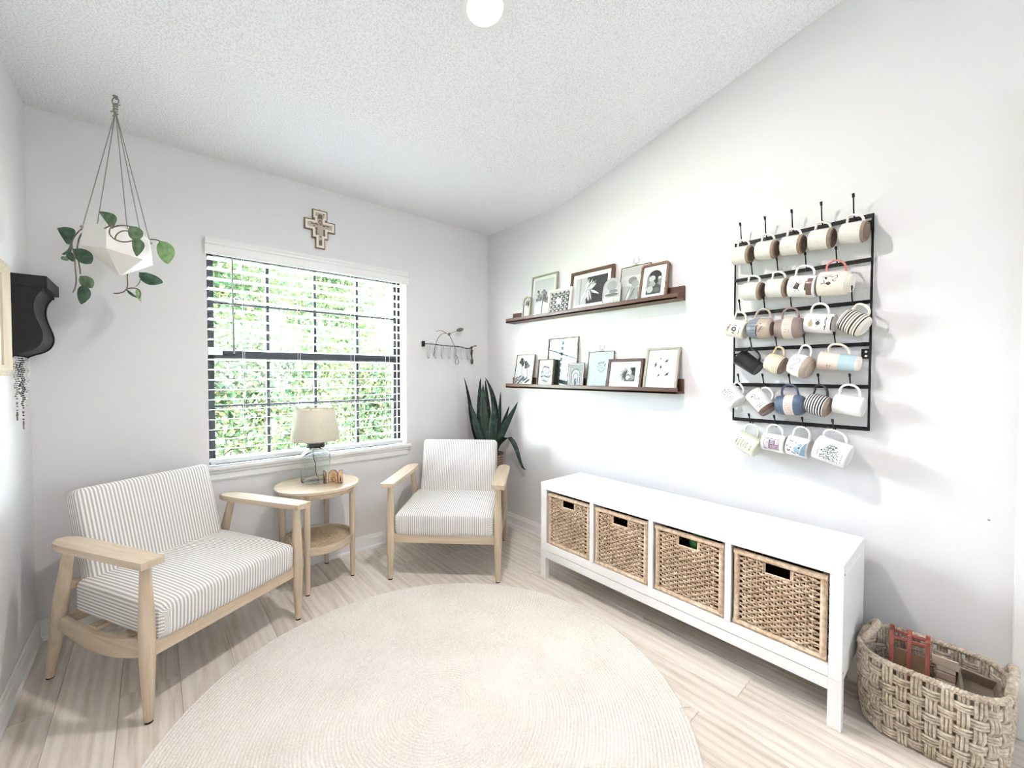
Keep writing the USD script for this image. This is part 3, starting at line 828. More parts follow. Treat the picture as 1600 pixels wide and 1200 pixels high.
# ------------------------------------------------------------------ two dark picture ledges
WAL = {a: wood('walnut_' + a, (98, 66, 50), (62, 40, 31), a, 1.0, .38) for a in 'xyz'}
for lab, zb in (('upper dark walnut picture ledge on the right wall', 1.643), ('lower dark walnut picture ledge on the right wall', 1.131)):
    t = thing('picture_ledge', lab, 'shelf', (0, -1.056, zb), 0)
    L = .711
    obj('shelf_board', box(-.090, 0, -L, L, 0, .012, .001), WAL['y'], t)
    obj('front_lip', box(-.090, -.075, -L, L, .0005, .033, .0015), WAL['y'], t)
    obj('back_board', box(-.015, 0, -L, L, .0005, .081, .0015), WAL['y'], t)

# ------------------------------------------------------------------ framed pictures on the ledges
GOLD = plain('brass_frame', (112, 100, 78), .5, .35, vary=.06)
CHAMP = plain('champagne_frame', (172, 163, 145), .42, .35, vary=.05, vscale=30)
CREAM = plain('cream_frame', (232, 224, 208), .5)
MATB = plain('mat_board', (247, 246, 244), .8)
PRINT = {k: plain(f'print_grey_{k}', (k, k, k + 1), .75) for k in (24, 58, 84, 112, 140, 168, 196, 216, 232)}
MIRROR = plain('mirror', (158, 170, 168), .03, 1.0)


def frame(name, label, y, zb, w, h, foot, head, bar, depth, fm, mat_w=0.0, pic=None, bg=None, round_r=0.0, arch=False, ring=False, glass=True, group=None, mirror=False, cat_='picture frame', shift=0.0):
    """A leaning frame. y: its middle; zb: the ledge; foot, head: distances of its back from the wall at the bottom and the top.
    pic(w, h) yields (polygon, material) pieces of the print, drawn from the lower left of the picture."""
    t = thing(name, label, cat_, (0, y, zb), -PI / 2, group)
    a = math.asin(min(.4, (foot - head) / h))
    xf = lambda m: T(T(m, rx=-a), (0, -foot + .0, 0))     # leans back about its lower rear edge

    def plate(poly, d0, d1):
        """Between d0 and d1 in front of the frame's back."""
        m = extrude(poly, d1 - d0)
        q = np.array(m.vertices)
        m.vertices = np.stack([q[:, 0], -d0 - q[:, 2], q[:, 1]], 1)
        return xf(m)
    full = unary_union([sg.box(-w / 2, 0, w / 2, h - w / 2), sg.Point(0, h - w / 2).buffer(w / 2, quad_segs=12)]) if arch else rbox(-w / 2, w / 2, 0, h, round_r)
    inn = full.buffer(-bar, quad_segs=6)
    if bar > 0 and fm is not None:
        if round_r or arch:
            obj('frame', plate(full.difference(inn), 0, depth), fm, t, smooth=40)
        else:
            for q in ([(-w / 2, 0), (w / 2, 0), (w / 2 - bar, bar), (-w / 2 + bar, bar)], [(-w / 2, h), (w / 2, h), (w / 2 - bar, h - bar), (-w / 2 + bar, h - bar)],
                      [(-w / 2, 0), (-w / 2, h), (-w / 2 + bar, h - bar), (-w / 2 + bar, bar)], [(w / 2, 0), (w / 2, h), (w / 2 - bar, h - bar), (w / 2 - bar, bar)]):
                obj('frame_bar', plate(sg.Polygon(q), 0, depth), fm, t)
    d = depth * .45
    if mirror:
        obj('mirror', plate(inn, .001, d), MIRROR, t)
    else:
        obj('mat_board', plate(inn, .001, d), bg or MATB, t)
    if pic:
        pw, ph = w - 2 * bar - 2 * mat_w, h - 2 * bar - 2 * mat_w
        win_ = inn.buffer(-mat_w, join_style=2) if mat_w else inn
        for k, (poly, m) in enumerate(pic(pw, ph)):
            pl = sa.translate(poly, -pw / 2, bar + mat_w + shift).intersection(win_ if not shift else inn)
            if not pl.is_empty and pl.area > 1e-9:
                obj('print', plate(pl, d + k * .00012, d + (k + 1) * .00012 + .0001), m, t)
    if glass:
        obj('glass', plate(inn, d + .003, d + .0042), PGLASS, t)
    if ring:
        r = .019
        a_ = np.linspace(0, 2 * PI, 40)[:-1]
        obj('ring', xf(tube(np.c_[r * np.sin(a_), np.full(39, -depth / 2), h + .012 + r + r * np.cos(a_)], .0013, 6, closed=True)), fm, t, smooth=True)
        obj('ring_stem', xf(cat([tube([(0, -depth / 2, h - .002), (0, -depth / 2, h + .013)], .0016, 6), box(-.02, .02, -depth / 2 - .003, -depth / 2 + .003, h - .001, h + .003)])), fm, t)
    if depth > .009 and foot > .03:
        obj('easel_back', plate(sg.box(-w * .3, h * .08, w * .3, h * .9), -.0015, .0005) if not arch else plate(sg.box(-w * .2, h * .1, w * .2, h * .6), -.0015, .0005), plain('backing', (90, 78, 66), .8), t)
    return t


def palm(w, h):
    yield sg.box(0, 0, w, h), PRINT[216]
    cx, cy = w * .46, h * .40
    yield sg.Polygon([(cx - .006, 0), (cx + .005, 0), (cx + .003, cy), (cx - .003, cy)]), PRINT[112]
    g = np.random.default_rng(3)
    for k in range(26):
        a = g.uniform(-25, 205)
        l = g.uniform(.4, .95) * w * .42
        yield leaf_poly(cx, cy, l, l * .26, a), PRINT[(112, 140, 168)[k % 3]]
    for k in range(16):
        yield ellipse(cx + g.uniform(-.34, .34) * w, cy + g.uniform(-.05, .26) * h, .010, .014, g.uniform(0, 90)), PRINT[(112, 140, 84)[k % 3]]


def bloom(w, h):
    yield sg.box(0, 0, w, h), PRINT[58]
    yield sg.box(0, 0, w * .36, h), PRINT[196]
    yield sg.box(w * .12, 0, w * .17, h), PRINT[168]
    g = np.random.default_rng(5)
    cx, cy = w * .40, h * .56
    for k in range(22):
        a = g.uniform(-120, 100) if k % 3 else g.uniform(20, 80)
        l = g.uniform(.55, 1.0) * h * .5
        yield leaf_poly(cx + g.uniform(-.02, .02), cy - .01, l, .016, a), PRINT[(232, 216, 168, 140)[k % 4]]
    for k in range(8):
        yield leaf_poly(cx + g.uniform(-.03, .02), cy, h * .5, .012, g.uniform(240, 300)), PRINT[(84, 112, 232, 196)[k % 4]]


def ornate(w, h):
    yield sg.box(0, 0, w, h), PRINT[84]
    g = np.random.default_rng(8)
    for i in range(9):
        for j in range(9):
            x, y = (i + .5) * w / 9, (j + .5) * h / 9
            if abs(x - w / 2) < w * .15 and abs(y - h / 2) < h * .17:
                continue
            if (i + j) % 2:
                yield ellipse(x, y, w * .047, h * .047).difference(ellipse(x + w * .01, y, w * .022, h * .022)), PRINT[232]
            else:
                yield leaf_poly(x - w * .03, y - h * .03, w * .09, w * .035, 45 if i % 2 else 135), PRINT[216]
    yield rbox(w * .36, w * .64, h * .34, h * .66), PRINT[232]


def profile_arch(w, h):
    A = unary_union([sg.box(0, 0, w, h - w / 2), sg.Point(w / 2, h - w / 2).buffer(w / 2)])
    for p, k in ((A, 140), (ellipse(w * .55, h * .80, w * .40, h * .20), 58), (ellipse(w * .35, h * .66, w * .22, h * .13), 196), (ellipse(w * .86, h * .66, w * .10, h * .06), 216),
                 (sg.Polygon([(0, 0), (w, 0), (w, h * .30), (w * .72, h * .42), (w * .35, h * .36), (0, h * .18)]), 84), (ellipse(w * .62, h * .52, w * .16, h * .10), 58), (ellipse(w * .40, h * .42, w * .20, h * .12), 168),
                 (ellipse(w * .25, h * .2, w * .22, h * .14), 196), (ellipse(w * .7, h * .16, w * .2, h * .1), 112)):
        yield p.intersection(A), PRINT[k]


def mother(w, h):
    for p, k in ((sg.box(0, 0, w, h), 196), (sg.box(0, h * .5, w, h * .78), 216), (ellipse(w * .42, h * .64, w * .16, h * .10), 140), (ellipse(w * .52, h * .54, w * .13, h * .10), 168), (sg.Polygon([(w * .1, 0), (w * .9, 0), (w * .7, h * .42), (w * .3, h * .46)]), 168),
                 (stroke([(w * .3, h * .1), (w * .5, h * .4)], .006), 112), (stroke([(w * .55, h * .05), (w * .75, h * .35)], .006), 232), (ellipse(w * .8, h * .5, w * .12, h * .06), 112), (leaf_poly(w * .2, h * .05, h * .4, .014, 70), 232),
                 (leaf_poly(w * .3, h * .1, h * .3, .012, 50), 140), (sg.box(w * .62, 0, w * .78, h * .3), 140)):
        yield p, PRINT[k]


def waterscene(w, h):
    for p, k in ((sg.box(0, 0, w, h), 196), (ellipse(w * .5, h * .75, w * .3, h * .18), 168), (sg.box(0, 0, w, h * .32), 216), (ellipse(w * .5, h * .42, w * .4, h * .05), 112), (ellipse(w * .6, h * .54, w * .25, h * .06), 140), (ellipse(w * .4, h * .3, w * .36, h * .03), 232),
                 (unary_union([sg.box(w * .08 * k, h * .05, w * .08 * k + .002, h * .2) for k in range(1, 12)]), 112)):
        yield p, PRINT[k]


def two_cones(w, h):
    yield sg.box(0, 0, w, h), PRINT[232]
    g = np.random.default_rng(4)
    for cx, cy in ((w * .30, h * .77), (w * .63, h * .68)):
        for k in range(9):
            yield ellipse(cx + g.uniform(-.10, .10) * w, cy + g.uniform(-.11, .11) * h, w * .075, h * .05, g.uniform(0, 90)), PRINT[(84, 112, 58)[k % 3]]
        yield stroke([(cx, cy), (cx + w * .08, h * .35)], .004), PRINT[140]
    for k in range(22):
        x, y = g.uniform(.05, .85) * w, g.uniform(.04, .34) * h
        yield ellipse(x, y, w * .10, h * .03, 35), PRINT[(84, 112, 140, 196)[k % 4]]


def shell_oval(w, h):
    O = ellipse(w / 2, h * .47, w * .40, h * .38)
    yield O, PRINT[168]
    for k in range(8):
        y = h * (.12 + .1 * k)
        yield stroke([(0, y), (w * .35, y + .012), (w * .7, y + .002), (w, y + .014)], .006).intersection(O), PRINT[(112, 196, 84, 216)[k % 4]]
    yield ellipse(w * .5, h * .62, w * .22, h * .12).intersection(O), PRINT[232]


def doorway(w, h):
    yield sg.box(0, 0, w, h), PRINT[168]
    A = unary_union([sg.box(w * .18, 0, w * .82, h * .55), sg.Point(w * .5, h * .55).buffer(w * .32)])
    yield A, PRINT[112]
    yield A.buffer(-.006), PRINT[196]
    B = unary_union([sg.box(w * .32, 0, w * .68, h * .48), sg.Point(w * .5, h * .48).buffer(w * .18)])
    yield B.difference(B.buffer(-.004)), PRINT[112]
    yield sg.box(w * .42, 0, w * .58, h * .36), PRINT[112]
    yield unary_union([sg.box(w * .04, 0, w * .10, h * .9), sg.box(w * .9, 0, w * .96, h * .9)]), PRINT[168]


def sketch(w, h):
    S = plain('sketch_line', (118, 134, 138), .7)
    yield unary_union([ellipse(w * .55, h * .58, w * .16, h * .12).difference(ellipse(w * .55, h * .58, w * .145, h * .108)), ellipse(w * .55, h * .50, w * .08, h * .07).difference(ellipse(w * .55, h * .5, w * .07, h * .06)),
                       ellipse(w * .55, h * .66, w * .14, h * .07).difference(ellipse(w * .55, h * .64, w * .15, h * .07)), stroke([(w * .48, h * .58), (w * .53, h * .58)], .002), stroke([(w * .58, h * .58), (w * .63, h * .58)], .002),
                       stroke([(w * .55, h * .57), (w * .55, h * .52)], .002), stroke([(w * .3, h * .1), (w * .36, h * .3)], .002), stroke([(w * .2, h * .08), (w * .9, h * .08)], .002), stroke([(w * .75, h * .1), (w * .8, h * .3)], .003)]), S
    yield unary_union([ellipse(w * .55 + .03 * math.cos(k), h * .66 + .016 * math.sin(k * 1.7), .004, .004) for k in range(10)]), S


def agave(w, h):
    yield sg.box(0, 0, w, h), PRINT[216]
    yield sg.Polygon([(w * .5, 0), (w, 0), (w, h), (w * .78, h)]), PRINT[112]
    cx, cy = w * .58, h * .46
    for k, a in enumerate(range(80, 300, 14)):
        yield leaf_poly(cx, cy, w * (.26 + .06 * (k % 3)), w * .035, a), PRINT[(58, 84, 140)[k % 3]]
    for x, y, a, b, k in ((.74, .66, .10, .2, 216), (.86, .30, .12, .22, 168), (.90, .82, .08, .12, 58), (.68, .25, .10, .16, 232), (.92, .55, .07, .14, 84), (.78, .12, .1, .1, 140)):
        yield ellipse(w * x, h * y, w * a, h * b, 20), PRINT[k]


def birds(w, h):
    yield sg.box(0, 0, w, h), PRINT[216]
    for x, y, s, a in ((.42, .86, .07, 100), (.72, .78, .13, 40), (.20, .66, .15, 80), (.46, .58, .12, 90), (.40, .30, .10, 55), (.80, .34, .15, 42)):
        l = s * h * 1.15
        b = unary_union([leaf_poly(-l * .55, 0, l * 1.1, l * .26, 0), leaf_poly(0, 0, l * .28, l * .16, 78), leaf_poly(0, 0, l * .34, l * .18, 262)])
        yield sa.translate(sa.rotate(b, a, origin=(0, 0)), x * w, y * h), PRINT[24]


ZU, ZL = 1.655, 1.143                                     # the ledges' tops
frame('framed_picture', 'large champagne framed palm tree print on the upper ledge', -.702, ZU, .262, .322, .036, .002, .011, .012, CHAMP, .022, palm)
frame('framed_picture', 'large walnut framed print of a pale spiky bloom on the upper ledge', -1.142, ZU, .352, .278, .038, .002, .019, .018, WAL['y'], .030, bloom)
frame('framed_picture', 'brass glass frame with top ring holding a pale photo, upper ledge', -1.463, ZU, .203, .240, .034, .002, .004, .007, GOLD, .004, mother, ring=True)
frame('framed_picture', 'tiny arched frame at the left end of the upper ledge', -.549, ZU, .086, .178, .054, .034, .012, .016, plain('pewter', (178, 170, 152), .4, .5), .0, lambda w, h: [(sg.box(0, 0, w, h), PRINT[216]), (sg.Polygon([(w * .2, 0), (w * .8, 0), (w * .62, h * .5), (w * .4, h * .52)]), PRINT[232]), (ellipse(w * .5, h * .72, w * .16, h * .10), PRINT[140]), (leaf_poly(w * .3, h * .6, h * .3, w * .3, 75), PRINT[112]), (leaf_poly(w * .7, h * .55, h * .35, w * .3, 80), PRINT[58])], arch=True)
frame('framed_picture', 'small cream square frame with ornate scrollwork print on the upper ledge', -.886, ZU, .218, .184, .058, .030, .016, .016, CREAM, .006, ornate)
frame('framed_picture', 'small arched clear frame with a grey lake photo on the upper ledge', -1.320, ZU, .130, .183, .056, .038, .003, .008, plain('clear_edge', (214, 216, 214), .2), 0, waterscene, arch=True)
frame('framed_picture', 'round-cornered walnut frame with arched portrait at the right end, upper ledge', -1.603, ZU, .172, .222, .056, .012, .012, .018, wood('walnut_frame', (124, 92, 70), (92, 66, 50), 'x', 1, .4), .028, profile_arch, round_r=.018)
frame('mirror', 'brass framed mirror at the back of the lower ledge, reflecting the window', -.884, ZL, .284, .356, .034, .002, .008, .010, GOLD, mirror=True, glass=False, cat_='mirror')
frame('framed_picture', 'thin brass frame with two pine cones print at the left end, lower ledge', -.508, ZL, .206, .250, .056, .012, .004, .008, GOLD, .004, two_cones)
frame('framed_picture', 'deep brass frame with an oval seascape print in front of the mirror', -.757, ZL, .156, .204, .058, .034, .006, .020, GOLD, .010, shell_oval)
frame('framed_picture', 'small brass frame with an arched doorway photo on the lower ledge', -1.034, ZL, .140, .173, .056, .036, .004, .008, GOLD, .006, doorway)
frame('framed_picture', 'brass glass frame with top ring and faint line drawing, lower ledge', -1.214, ZL, .204, .246, .036, .002, .004, .007, GOLD, 0, sketch, bg=plain('sketch_paper', (190, 206, 205), .5), ring=True)
frame('framed_picture', 'landscape walnut frame with a spiky agave photo on the lower ledge', -1.411, ZL, .248, .191, .052, .014, .016, .016, WAL['x'], .036, agave)
frame('framed_picture', 'champagne frame with six flying birds print at the right end, lower ledge', -1.650, ZL, .202, .250, .058, .004, .012, .014, CHAMP, .026, birds)

# ------------------------------------------------------------------ black mug rack
rk = thing('mug_rack', 'black iron wall rack of six bars with hooks full of mugs', 'rack', (0, -2.288, 1.0))
YL, YR = -2.028, -2.547                                    # left and right ends (world y)
ry = lambda y: y + 2.288
rz = lambda z: z - 1.0
ZB = [1.879, 1.703, 1.533, 1.361, 1.187, 1.015]
for z in ZB:
    obj('bar', box(-.017, -.011, ry(YR), ry(YL), rz(z - .008), rz(z + .008), .001), BLACK, rk)
for y in (YL, YR):
    obj('side_rod', tube([(-.0135, ry(y), rz(1.008)), (-.0135, ry(y), rz(1.887))], .0042, 8), BLACK, rk)
for z in (1.842, 1.322):
    for s, y in ((-1, YL), (1, YR)):
        y2 = y + s * .026
        obj('bracket', cat([box(-.011, -.008, ry(min(y, y2)), ry(max(y, y2)), rz(z - .020), rz(z + .020)), box(-.011, -.001, ry(y2) - .002, ry(y2) + .002, rz(z - .020), rz(z + .020))]), BLACK, rk)
        obj('screw_head', cat([T(trimesh.creation.cylinder(.0045, .003, sections=12), (-.0125, ry(y + s * .013), rz(z + d)), ry=PI / 2) for d in (-.009, .009)]), plain('screw', (225, 222, 216), .4), rk)
ODD, EVEN = [-2.067, -2.173, -2.279, -2.386, -2.492], [-2.118, -2.224, -2.332, -2.439]
HOOK = []
for r, z in enumerate(ZB):
    z -= .018 if r == 5 else 0
    for y in (ODD, EVEN)[r % 2]:
        tip = .088 if r == 0 else (.052 if r >= 3 else .064)
        pts = spline([(-.013, ry(y), rz(ZB[r])), (-.026, ry(y), rz(z - .003)), (-.040, ry(y), rz(z + .003)), (-.056, ry(y), rz(z + tip * .5)), (-.070, ry(y), rz(z + tip))], 16)
        obj('hook', cat([tube(pts, .0026, 7), tube([pts[-3], pts[-1] + (0, 0, .001)], .0046, 8)]), BLACK, rk, smooth=50)
        HOOK.append((y, z))

# ------------------------------------------------------------------ mugs
glz = lambda name, rgb, r=.18, vary=.03, s=30, coat=0.0: plain('glaze_' + name, rgb, r, spec=.5, vary=vary, vscale=s, coat=coat)
WHITE, SPECK, CREAMG = glz('white', (244, 243, 240)), glz('oat', (228, 224, 217), .2, .04, 120), glz('cream', (240, 232, 216))
CLAY, CLAYD, BROWN = plain('clay', (150, 132, 114), .85, vary=.1, vscale=60), plain('clay_dark', (104, 86, 70), .9, vary=.15, vscale=60), glz('brown', (108, 86, 76))
INK, GREYINK = plain('ink', (36, 34, 33), .4), plain('ink_grey', (120, 114, 108), .4)


class Mug:
    """Upright in its own space: base at z = 0, mouth at z = h, handle towards +x. Prints lie on the side at -y that faces the room:
    a runs along the mug towards its base, b around it towards the handle, (0, 0) in the middle."""

    def __init__(s, h, prof, body, inner=None):
        s.h, s.prof, s.parts = h, np.array(prof, float), []
        s.body, s.inner = body, inner or body

    def radius(s, z):
        return np.interp(z, s.prof[:, 1], s.prof[:, 0])

    def band(s, z0, z1, out=.0005):
        z = np.r_[z0, s.prof[(s.prof[:, 1] > z0 + .0004) & (s.prof[:, 1] < z1 - .0004), 1], z1]
        r = s.radius(z) + out
        return lathe(np.r_[[[r[0] - out * 1.5, z[0]]], np.c_[r, z], [[r[-1] - out * 1.5, z[-1]]]], 40)

    def wrap(s, poly, out=.0006):
        """Lays a flat print on the curved side."""
        gs = [g for g in getattr(poly, 'geoms', [poly]) if g.geom_type == 'Polygon' and g.area > 1e-8]
        ms = []
        for g in gs:
            v, f = trimesh.creation.triangulate_polygon(g, engine='earcut')
            v, f = trimesh.remesh.subdivide_to_size(np.c_[v, np.zeros(len(v))], f, .007, max_iter=8)
            z = s.h / 2 - v[:, 0]
            r = s.radius(np.clip(z, 0, s.h))
            th = -PI / 2 + v[:, 1] / r
            r = r + out
            ms.append(trimesh.Trimesh(np.c_[r * np.cos(th), r * np.sin(th), z], f, process=False))
        return cat(ms)


up_ = lambda p: sa.rotate(p, 90, origin=(0, 0))            # print that reads upright when the mug stands


def make_mug(name, label, k, row, mid, tilt, h, d, style, body, base=None, handle=None, prints=(), bands=(), yaw=5.0, group=None, taper=1.0, bulge=0.0, hw=.032, hr=.0048, foot=.006, cat_='mug'):
    """k: which hook; mid: (y, z) of its middle; tilt: degrees its base hangs below its mouth."""
    r = d / 2
    if style == 'round':                                   # bellied
        prof = [(r * .72, 0), (r * .86, h * .06), (r * .97, h * .22), (r * (1 + bulge), h * .5), (r * .97, h * .78), (r * .88, h * .95), (r * .86, h)]
    elif style == 'foot':                                  # straight, with a bare clay foot ring
        prof = [(r * .80, 0), (r * .90, .003), (r * .93, foot), (r * .995, foot + .004), (r, h * .3), (r, h * .9), (r * .985, h)]
    elif style == 'cone':
        prof = [(r * taper * .95, 0), (r * taper, .004), (r * (taper + 1) / 2, h * .5), (r, h)]
    elif style == 'latte':
        prof = [(r * .70, 0), (r * .74, .003), (r * .74, .010), (r * .92, .016), (r * .98, .03), (r, h * .5), (r, h)]
    else:                                                  # plain cylinder
        prof = [(r * .90, 0), (r * .97, .002), (r, .006), (r, h * .5), (r, h - .002), (r * .99, h)]
    from scipy.interpolate import PchipInterpolator
    P = np.array(prof)
    if style in ('round', 'cone'):
        zz = np.linspace(0, h, 18)
        P = np.c_[PchipInterpolator(P[:, 1], P[:, 0])(zz), zz]
    m = Mug(h, P, body)
    ta = math.radians(tilt)
    ya = math.radians(yaw)
    mdir = np.array([math.sin(ya), math.cos(ya) * math.cos(ta), math.cos(ya) * math.sin(ta)])
    hdir = np.array([0, -math.sin(ta), math.cos(ta)])
    mdir /= np.linalg.norm(mdir)
    ydir = np.cross(mdir, hdir)
    ctr = np.array([-(r + .014), mid[0], mid[1]])
    org = ctr - mdir * h / 2
    M4 = np.eye(4)
    M4[:3, 0], M4[:3, 1], M4[:3, 2], M4[:3, 3] = hdir, ydir, mdir, org
    hy, hz = HOOK[k]
    rel = np.array([0, hy - ctr[1], hz + .008 - ctr[2]])
    reach = float(np.clip(rel @ hdir - r, .020, .044))
    along = float(np.clip(rel @ mdir, -.012, .016))
    t = thing(name, label, cat_, mtx=M4, group=group)
    wall = .0035
    ins = [(max(a - wall, .001), max(b, foot * 1.2)) for a, b in P[::-1] if b > foot]
    bodyp = [(.001, .0015), (P[0, 0] * .82, .0015), (P[0, 0] * .86, 0)] + [tuple(q) for q in P] + [(P[-1, 0] - wall * .5, h + .0012)] + ins + [(.001, foot * 1.2)]
    obj('body', lathe(bodyp, 44), body, t, smooth=40)
    if base is not None:
        obj('base', cat([m.band(.0002, foot, .0003), lathe([(.001, -.0003), (P[0, 0] * .80, -.0003), (P[0, 0] * .87, -.0012), (P[0, 0], .0)], 40)]), base, t, smooth=40)
    a = np.linspace(0, PI, 20)
    hx = np.where(np.sin(a) > 0, np.sin(a), 0) ** .62
    zc = h / 2 + along * .5
    hz_ = np.clip(zc + hw * np.cos(a) + along * .5 * hx, .010, h - .008)
    path = np.c_[m.radius(hz_) - .003 + (reach + .003) * hx, np.zeros(20), hz_]
    obj('handle', tube(path, hr, 9, flat=1.0), handle or body, t, smooth=True)
    for z0, z1, bm in bands:
        obj('band', m.band(z0, z1), bm, t, smooth=40)
    for poly, pm in prints:
        obj('print', m.wrap(poly), pm, t)
    return t


K = 0
# seven alike: oat glaze over a bare clay foot
G7 = 'oat white stoneware mugs with bare clay bases'
first = None
pos7 = [(0, -2.079, 1.812), (1, -2.1836, 1.813), (2, -2.2862, 1.811), (3, -2.3909, 1.812), (4, -2.4975, 1.812), (5, -2.1288, 1.6312), (6, -2.2304, 1.6312)]
nm7 = ['first from the left on the top bar', 'second from the left on the top bar', 'third from the left on the top bar', 'fourth from the left on the top bar', 'last at the right end of the top bar',
       'first from the left on the second bar', 'second from the left on the second bar']
for (k, y, z), n in zip(pos7, nm7):
    lab = 'oat white mug with bare clay base, ' + n
    if first is None:
        first = make_mug('coffee_mug', lab, k, 0, (y, z), 7.0, .080, .085, 'foot', SPECK, CLAYD, group=G7, foot=.009, yaw=7, prints=())
        obj('foot_band', Mug(.080, [(.0425 * .80, 0), (.0425 * .90, .003), (.0425 * .93, .009), (.0425 * .995, .013), (.0425, .03), (.0425, .08)], SPECK).band(.002, .0125, .0006), CLAY, first, smooth=40)
        M0 = np.array(UsdGeom.Xformable(stage.GetPrimAtPath(first)).GetLocalTransformation()).T
    else:
        M4 = M0.copy()
        M4[1, 3] += y - pos7[0][1]
        M4[2, 3] += z - pos7[0][2]
        dup(first, lab, None, mtx=M4)

# the rest, each its own: bar by bar from the left
bee = unary_union([sg.Polygon([(-.012, -.012), (.006, -.016), (.012, .006), (-.002, .014)])] + [stroke([(x0, y0), (x1, y1)], .0016) for x0, y0, x1, y1 in ((-.012, 0, -.022, .006), (-.010, -.006, -.022, -.004), (.006, -.014, .012, -.026), (-.002, -.014, -.004, -.026), (.010, .004, .022, .012), (.004, .012, .014, .024), (-.002, .012, -.006, .020), (-.008, .006, -.018, .014))])
bee_in = sg.Polygon([(-.007, -.008), (.003, -.011), (.007, .003), (-.001, .009)])
make_mug('coffee_mug', 'white mug with an insect drawing and a dark brown stepped patch by its base', 7, 1, (-2.33, 1.6212), 9, .101, .094, 'cyl', WHITE, prints=[(sa.translate(bee, -.014, -.002), INK), (sa.translate(bee_in, -.014, -.002), plain('ink_tan', (176, 140, 110), .4)),
    (unary_union([rbox(.022, .042, -.046, .030), rbox(.016, .040, -.022, .016)]), BROWN)], hw=.036)
cow = unary_union([stroke([(-.016, .012), (-.004, .020), (.010, .016)], .0022), stroke([(-.020, .004), (-.014, -.010), (-.006, -.014)], .0022), ellipse(-.002, -.010, .008, .006).difference(ellipse(-.001, -.009, .004, .003)), stroke([(.012, .020), (.022, .024), (.024, .012), (.014, .008)], .0020),
                   stroke([(-.022, .016), (-.012, .014)], .002), ellipse(.012, .002, .0024, .003), stroke([(-.026, -.012), (-.018, -.008)], .003), stroke([(.014, -.004), (.022, .002)], .0018), stroke([(-.018, .024), (.002, .027)], .0016), stroke([(-.028, .018), (-.020, .020)], .0016), ellipse(-.014, .012, .004, .007, 30)])
make_mug('latte_mug', 'wide white latte mug with a funny face drawing and a pink red handle', 8, 1, (-2.4422, 1.6154), 8, .108, .102, 'latte', CREAMG, handle=glz('rose', (196, 122, 116)), prints=[(sa.translate(cow, -.010, .004), INK), (ellipse(-.010, -.006, .005, .004), plain('ink_red', (120, 60, 54), .4))], hw=.034, hr=.0042)
# third bar
star = sg.Polygon([((.008 if i % 2 == 0 else .0033) * math.cos(PI / 2 + i * PI / 5), (.008 if i % 2 == 0 else .0033) * math.sin(PI / 2 + i * PI / 5)) for i in range(10)])
make_mug('coffee_mug', 'cream mug with a white star in a black roundel', 9, 2, (-2.0619, 1.4584), 17, .085, .086, 'cyl', CREAMG, yaw=8, prints=[(sa.translate(sg.Point(0, 0).buffer(.0115).difference(star), .002, -.004), INK), (sa.translate(star, .002, -.004), WHITE),
    (unary_union([rbox(-.002, .010, .011, .017), rbox(-.006, .006, -.026, -.020)]), GREYINK), (unary_union([stroke([(-.030, -.018), (-.026, -.004), (-.022, .004), (-.024, .016)], .005), ellipse(-.027, -.002, .006, .005)]), plain('ink_copper', (150, 104, 70), .4)), (stroke([(.026, -.026), (.028, .010)], .003), GREYINK)])
BLUEG = glz('blue_grey', (134, 140, 148), .25, .2, 14)
make_mug('coffee_mug', 'blue grey and sandy mug with a dark drip edge between its two glazes', 10, 2, (-2.1642, 1.4518), 5, .096, .097, 'round', glz('sandy', (186, 168, 152), .3, .06), bands=[(.052, .095, BLUEG)], bulge=.0, prints=[
    (unary_union([stroke([(-.004, -.040), (-.004, -.022), (-.001, -.010), (-.003, .004), (.004, .016), (.014, .020)], .005)]), plain('drip_dark', (58, 52, 50), .3)), (unary_union([sg.box(-.044, y, -.006, y + .004) for y in (-.03, -.012, .006, .020)]), glz('slate', (104, 110, 120), .3, .2)), (unary_union([stroke([(.006, -.020), (.014, -.004), (.020, .006)], .004), ellipse(.014, -.006, .004, .003)]), plain('ink_umber', (120, 84, 66), .4))],
    handle=glz('sandy', (186, 168, 152), .3, .06))
make_mug('coffee_mug', 'grey brown pottery mug with a wide cream band of faint stamps', 11, 2, (-2.2802, 1.4439), 1, .106, .093, 'round', glz('taupe', (140, 122, 114), .4, .06), yaw=3, bands=[(.036, .074, glz('bisque', (216, 204, 192), .5))], prints=[
    (unary_union([scribble(-.012, y, .022, .006, 31 + i) for i, y in enumerate((-.020, -.010, .0, .010, .020))]), plain('stamp', (172, 156, 144), .6))])
cone = unary_union([sg.Polygon([(-.006, -.016), (.006, -.016), (.009, -.004), (0, .018), (-.009, -.004)])])
make_mug('coffee_mug', 'white mug printed with a pine cone, a berry sprig and small writing', 12, 2, (-2.3896, 1.4555), 8, .100, .083, 'cyl', WHITE, prints=[(sa.translate(cone, -.024, .0), plain('ink_straw', (186, 170, 138), .5)), (unary_union([ellipse(.002, -.002, .008, .008), stroke([(.002, .006), (.006, .018)], .0016), stroke([(.002, .006), (-.006, .014)], .0016), stroke([(.002, .006), (.012, .012)], .0016), stroke([(.002, -.01), (-.006, -.022)], .001)]), plain('ink_moss', (84, 84, 70), .5)),
    (unary_union([up_(scribble(-.030, -.030, .05, .007, 41)), up_(scribble(.014, -.030, .018, .005, 42))]), INK), (rbox(.046, .050, -.03, .03), BROWN)])
ZEB = [(z, z + w, mm) for z, w, mm in ((.010, .004, INK), (.020, .003, GREYINK), (.029, .006, INK), (.041, .003, GREYINK), (.050, .004, INK), (.060, .005, INK), (.070, .005, INK), (.078, .003, GREYINK))]
